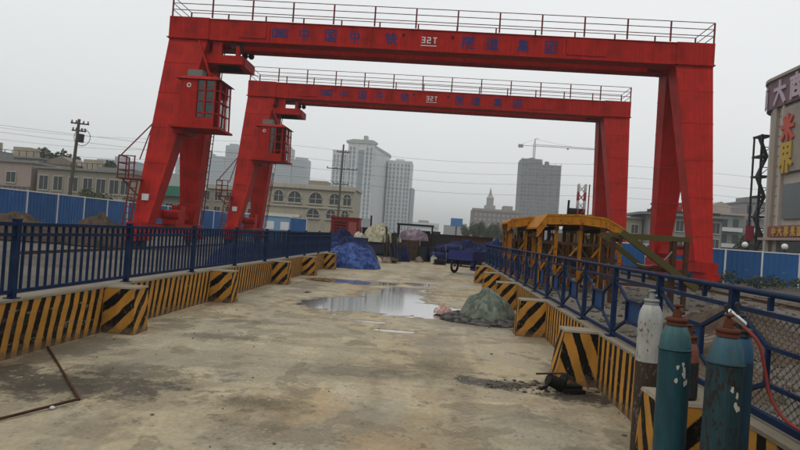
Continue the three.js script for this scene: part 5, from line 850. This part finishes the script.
{ // right: low building with red roof letters
  let t = thing('hotel_building', 'grey low building with red characters on its flat roof', 'building', [0, 0, -110]);
  mesh('wall', bx(34.5, 46.5, -0.05, 7.6, -10, 0), greyB, t); mesh('roof', [bx(33.0, 47.5, 7.602, 8.0, -10.5, 0.9), bx(36, 45, 8.002, 8.5, -8, -1.5)], fac([0.17, 0.18, 0.18]), t);
  [['da', 35.3], ['zhong', 37.2], ['guo', 39.2]].forEach(([k, x]) => { const m = mesh('roof_letter', glyphFlat(k, 1.2, 1.25, 0.26, 0.2), mat([0.28, 0.025, 0.03], 0.6), t); m.position.set(x, 9.15, 0.2); });
  mesh('letter_frame', [bx(34.2, 46, 8.002, 8.5, 0.15, 0.25)], steelDark, t);
  windowRow(t, range(35.8, 45.5, 6), 5.2, 6.9, 1.2, 0, winM, trimM); windowRow(t, range(35.8, 45.5, 6), 2.6, 4.2, 1.2, 0, winM, trimM);
  t = thing('annex_building', 'low olive beige building left of the roof lettered one', 'building', [0, 0, -112]);
  mesh('wall', bx(26, 34.2, -0.05, 6.8, -8, 0), fac([0.27, 0.25, 0.17]), t); mesh('roof', bx(25.7, 34.4, 6.802, 7.1, -8.2, 0.4), greyB, t); windowRow(t, range(27.2, 33, 4), 4.4, 5.8, 1.1, 0, winM, trimM);
  t = thing('balcony_block', 'grey green block with white balcony bands beside the red crane leg', 'building', [0, 0, -130]);
  mesh('wall', bx(49, 59, -0.05, 9.6, -12, 0), fac([0.17, 0.19, 0.18]), t); mesh('roof', [bx(48.7, 59.3, 9.602, 10.0, -12.2, 0.4), bx(53.6, 57.2, 10.002, 11.2, -8, -2), poly([[52.8, 11.202], [58, 11.202], [55.4, 12.3]], 6, -8)], fac([0.34, 0.29, 0.26]), t);
  for (const y of [3.3, 6.4]) { mesh('balcony', [bx(54.6, 58.4, y, y + 0.75, 0.002, 1.1)], whiteB, t); windowRow(t, [55.4, 57.5], y + 0.9, y + 2.5, 1.1, 0, winM); }
  windowRow(t, [50.2, 52.2], 6.8, 8.6, 1.2, 0, winM); windowRow(t, [50.2, 52.2], 3.6, 5.4, 1.2, 0, winM);
  t = thing('flats_block', 'taller mauve grey flats with an orange strip beside the shopping building', 'building', [0, 0, -134]);
  mesh('wall', bx(60.9, 67, -0.05, 12.6, -12, 0), fac([0.24, 0.225, 0.25]), t); mesh('orange_strip', bx(59.3, 60.88, -0.05, 10.4, -6, 0.1), fac([0.34, 0.18, 0.09]), t); mesh('roof', [bx(60.7, 67.2, 12.602, 12.95, -12.2, 0.3), bx(62.5, 65, 12.952, 14, -8, -3)], greyB, t);
  for (let k = 0; k < 4; k++) windowRow(t, [61.8, 63.4, 65.4], 2 + k * 2.8, 3.6 + k * 2.8, 0.95, 0, winM);
  for (let k = 0; k < 4; k++) mesh('balcony', bx(62.4, 64.4, 1.1 + k * 2.8, 1.85 + k * 2.8, 0.06, 0.9), whiteB, t);
}
{ // shopping building on the right: long side towards the site, rounded corner at its far end
  const t = thing('shopping_building', 'tall beige shopping building with rounded corner and purple roof sign', 'building', [28.65, 0, -58.5]);
  const stone = fac([0.40, 0.355, 0.31], 0.8, 5), stone2 = fac([0.30, 0.255, 0.215], 0.8, 5), R = 3.4, H = 16.6;
  // plan: the side lies at x = 0 (local), from z = 0 towards +z; the corner turns right behind it
  const corner = (r, y0, y1) => { const g = new THREE.CylinderGeometry(r, r, y1 - y0, 20, 1, true, Math.PI * 1.0, Math.PI * 0.5 + 0.0001); return g.translate(0, (y0 + y1) / 2, 0); };
  const quarter = (r, y0, y1) => { const s = new THREE.Shape(); s.moveTo(0, 0); s.lineTo(-r, 0); s.absarc(0, 0, r, Math.PI, Math.PI / 2, true); s.lineTo(0, 0); const g = new THREE.ExtrudeGeometry(s, { depth: y1 - y0, bevelEnabled: false, curveSegments: 18 }); return g.rotateX(-Math.PI / 2).translate(R, y0, 0); };
  mesh('wall', [bx(0, 22, -0.05, H, 0, 26), bx(R, 22, -0.05, H, -R, -0.01), quarter(R, -0.05, H).clone()], stone, t);
  mesh('roof_sign_band', [bx(-0.35, -0.02, 14.7, 17.15, 0.0, 26), quarter(R + 0.35, 14.7, 17.15)], fac([0.16, 0.095, 0.115], 0.7, 5), t);
  mesh('coping', [bx(-0.55, 0.5, 17.152, 17.4, 0, 26), quarter(R + 0.55, 17.152, 17.4)], stone2, t);
  [['da', 1.4], ['shang', 4.0], ['guo', 6.6], ['zhong', 9.2]].forEach(([k, z]) => { const m = mesh('sign_character', glyphFlat(k, 1.9, 1.9, 0.3, 0.12), fac([0.42, 0.33, 0.38], 0.6, 5), t); m.rotation.y = -Math.PI / 2; m.position.set(-0.43, 15.92, z); });
  for (const a of [0.35, 0.8, 1.25]) { const m = mesh('sign_character', glyphFlat(a < 0.5 ? 'shang' : 'jie', 1.1, 1.9, 0.2, 0.1), fac([0.42, 0.33, 0.38], 0.6, 5), t); const r = R + 0.42; m.position.set(R - r * Math.cos(a), 15.92, -r * Math.sin(a)); m.rotation.y = -Math.PI / 2 - a; }
  // wall fields, billboard characters, dark screen, lower sign
  for (let k = 0; k < 14; k++) mesh('panel_joint', bx(-0.05, -0.002, 3.6 + k * 0.86, 3.66 + k * 0.86, 0.02, 25.9), stone2, t);
  mesh('pier', bx(-0.28, -0.002, -0.05, 14.68, 0.1, 0.75), stone2, t); mesh('pier', bx(-0.28, -0.002, -0.05, 14.68, 1.7, 2.0), stone, t);
  mesh('billboard_frame', bx(-0.3, -0.06, 8.9, 14.4, 1.9, 9), fac([0.27, 0.235, 0.20], 0.8, 5), t);
  let m = mesh('sign_character', glyphFlat('mi', 1.9, 2.0, 0.34, 0.12), mat([0.42, 0.07, 0.045], 0.6), t); m.rotation.y = -Math.PI / 2; m.position.set(-0.4, 12.6, 2.95);
  m = mesh('sign_character', glyphFlat('jie', 1.9, 2.3, 0.34, 0.12), mat([0.42, 0.27, 0.04], 0.6), t); m.rotation.y = -Math.PI / 2; m.position.set(-0.4, 10.1, 2.95);
  mesh('screen', bx(-0.2, -0.06, 5.0, 7.9, 2.45, 9), glassDark, t);
  mesh('lower_sign', bx(-0.5, -0.06, 3.5, 4.4, 0.9, 18), fac([0.20, 0.06, 0.05], 0.7, 5), t);
  ['zhong', 'da', 'jie', 'mi', 'guo'].forEach((k, i) => { const q = mesh('sign_character', glyphFlat(k, 0.7, 0.7, 0.12, 0.06), mat([0.42, 0.27, 0.05], 0.6), t); q.rotation.y = -Math.PI / 2; q.position.set(-0.54, 3.95, 2 + i * 1.0); });
  mesh('canopy', bx(-1.0, -0.06, 3.2, 3.42, 0.3, 25), fac([0.30, 0.24, 0.21], 0.8, 5), t); mesh('shopfront', bx(-0.1, -0.004, 0.2, 3.1, 2.2, 24), glassDark, t);
  // fire stair frame at the corner
  const fs = new THREE.Group(); fs.name = 'fire_stair'; fs.position.set(0.5, 0, 0); t.add(fs);
  for (const [x, z] of [[0.35, -3.9], [1.15, -3.9], [0.35, -5.4], [1.15, -5.4]]) mesh('post', bar([x, -0.05, z], [x, 13.2, z], 0.14), blackM, fs);
  for (let k = 0; k < 7; k++) { const y = 1.6 + k * 1.9; mesh('landing', bx(0.25, 1.25, y, y + 0.16, -5.5, -3.8), blackM, fs); mesh('flight', bar([k % 2 ? 0.4 : 1.1, y - 1.7, -4.5], [k % 2 ? 1.1 : 0.4, y, -4.5], 0.5, 0.14), blackM, fs); if (k < 6) mesh('rail', [bar([0.3, y + 0.9, -3.85], [1.2, y + 0.9, -3.85], 0.07), bar([0.35, y + 0.16, -3.86], [1.15, y + 0.9, -3.86], 0.06)], blackM, fs); }
  mesh('red_notice', bx(-0.5, 0.24, 3.2, 4.6, -4.2, -4.1), mat([0.22, 0.02, 0.04], 0.6), fs);
}
{ // globe lamps behind the hoarding
  [[20.6, 45], [20.9, 42.5]].forEach(([x, d], i) => { const t = thing('street_lamp', 'white globe lamp on a post just behind the blue hoarding', 'street lamp', [x + i * 1.0, -0.05, -d], 0, 'globe lamps behind the hoarding'); mesh('post', rod([0, 0, 0], [0, 2.3, 0], 0.05, 8), steelDark, t); mesh('globe', new THREE.SphereGeometry(0.2, 18, 12).translate(0, 2.5, 0), mat([0.75, 0.74, 0.70], 0.4), t); mesh('collar', new THREE.CylinderGeometry(0.1, 0.07, 0.1, 10).translate(0, 2.31, 0), steelDark, t); });
}
renderer.render(scene, camera);
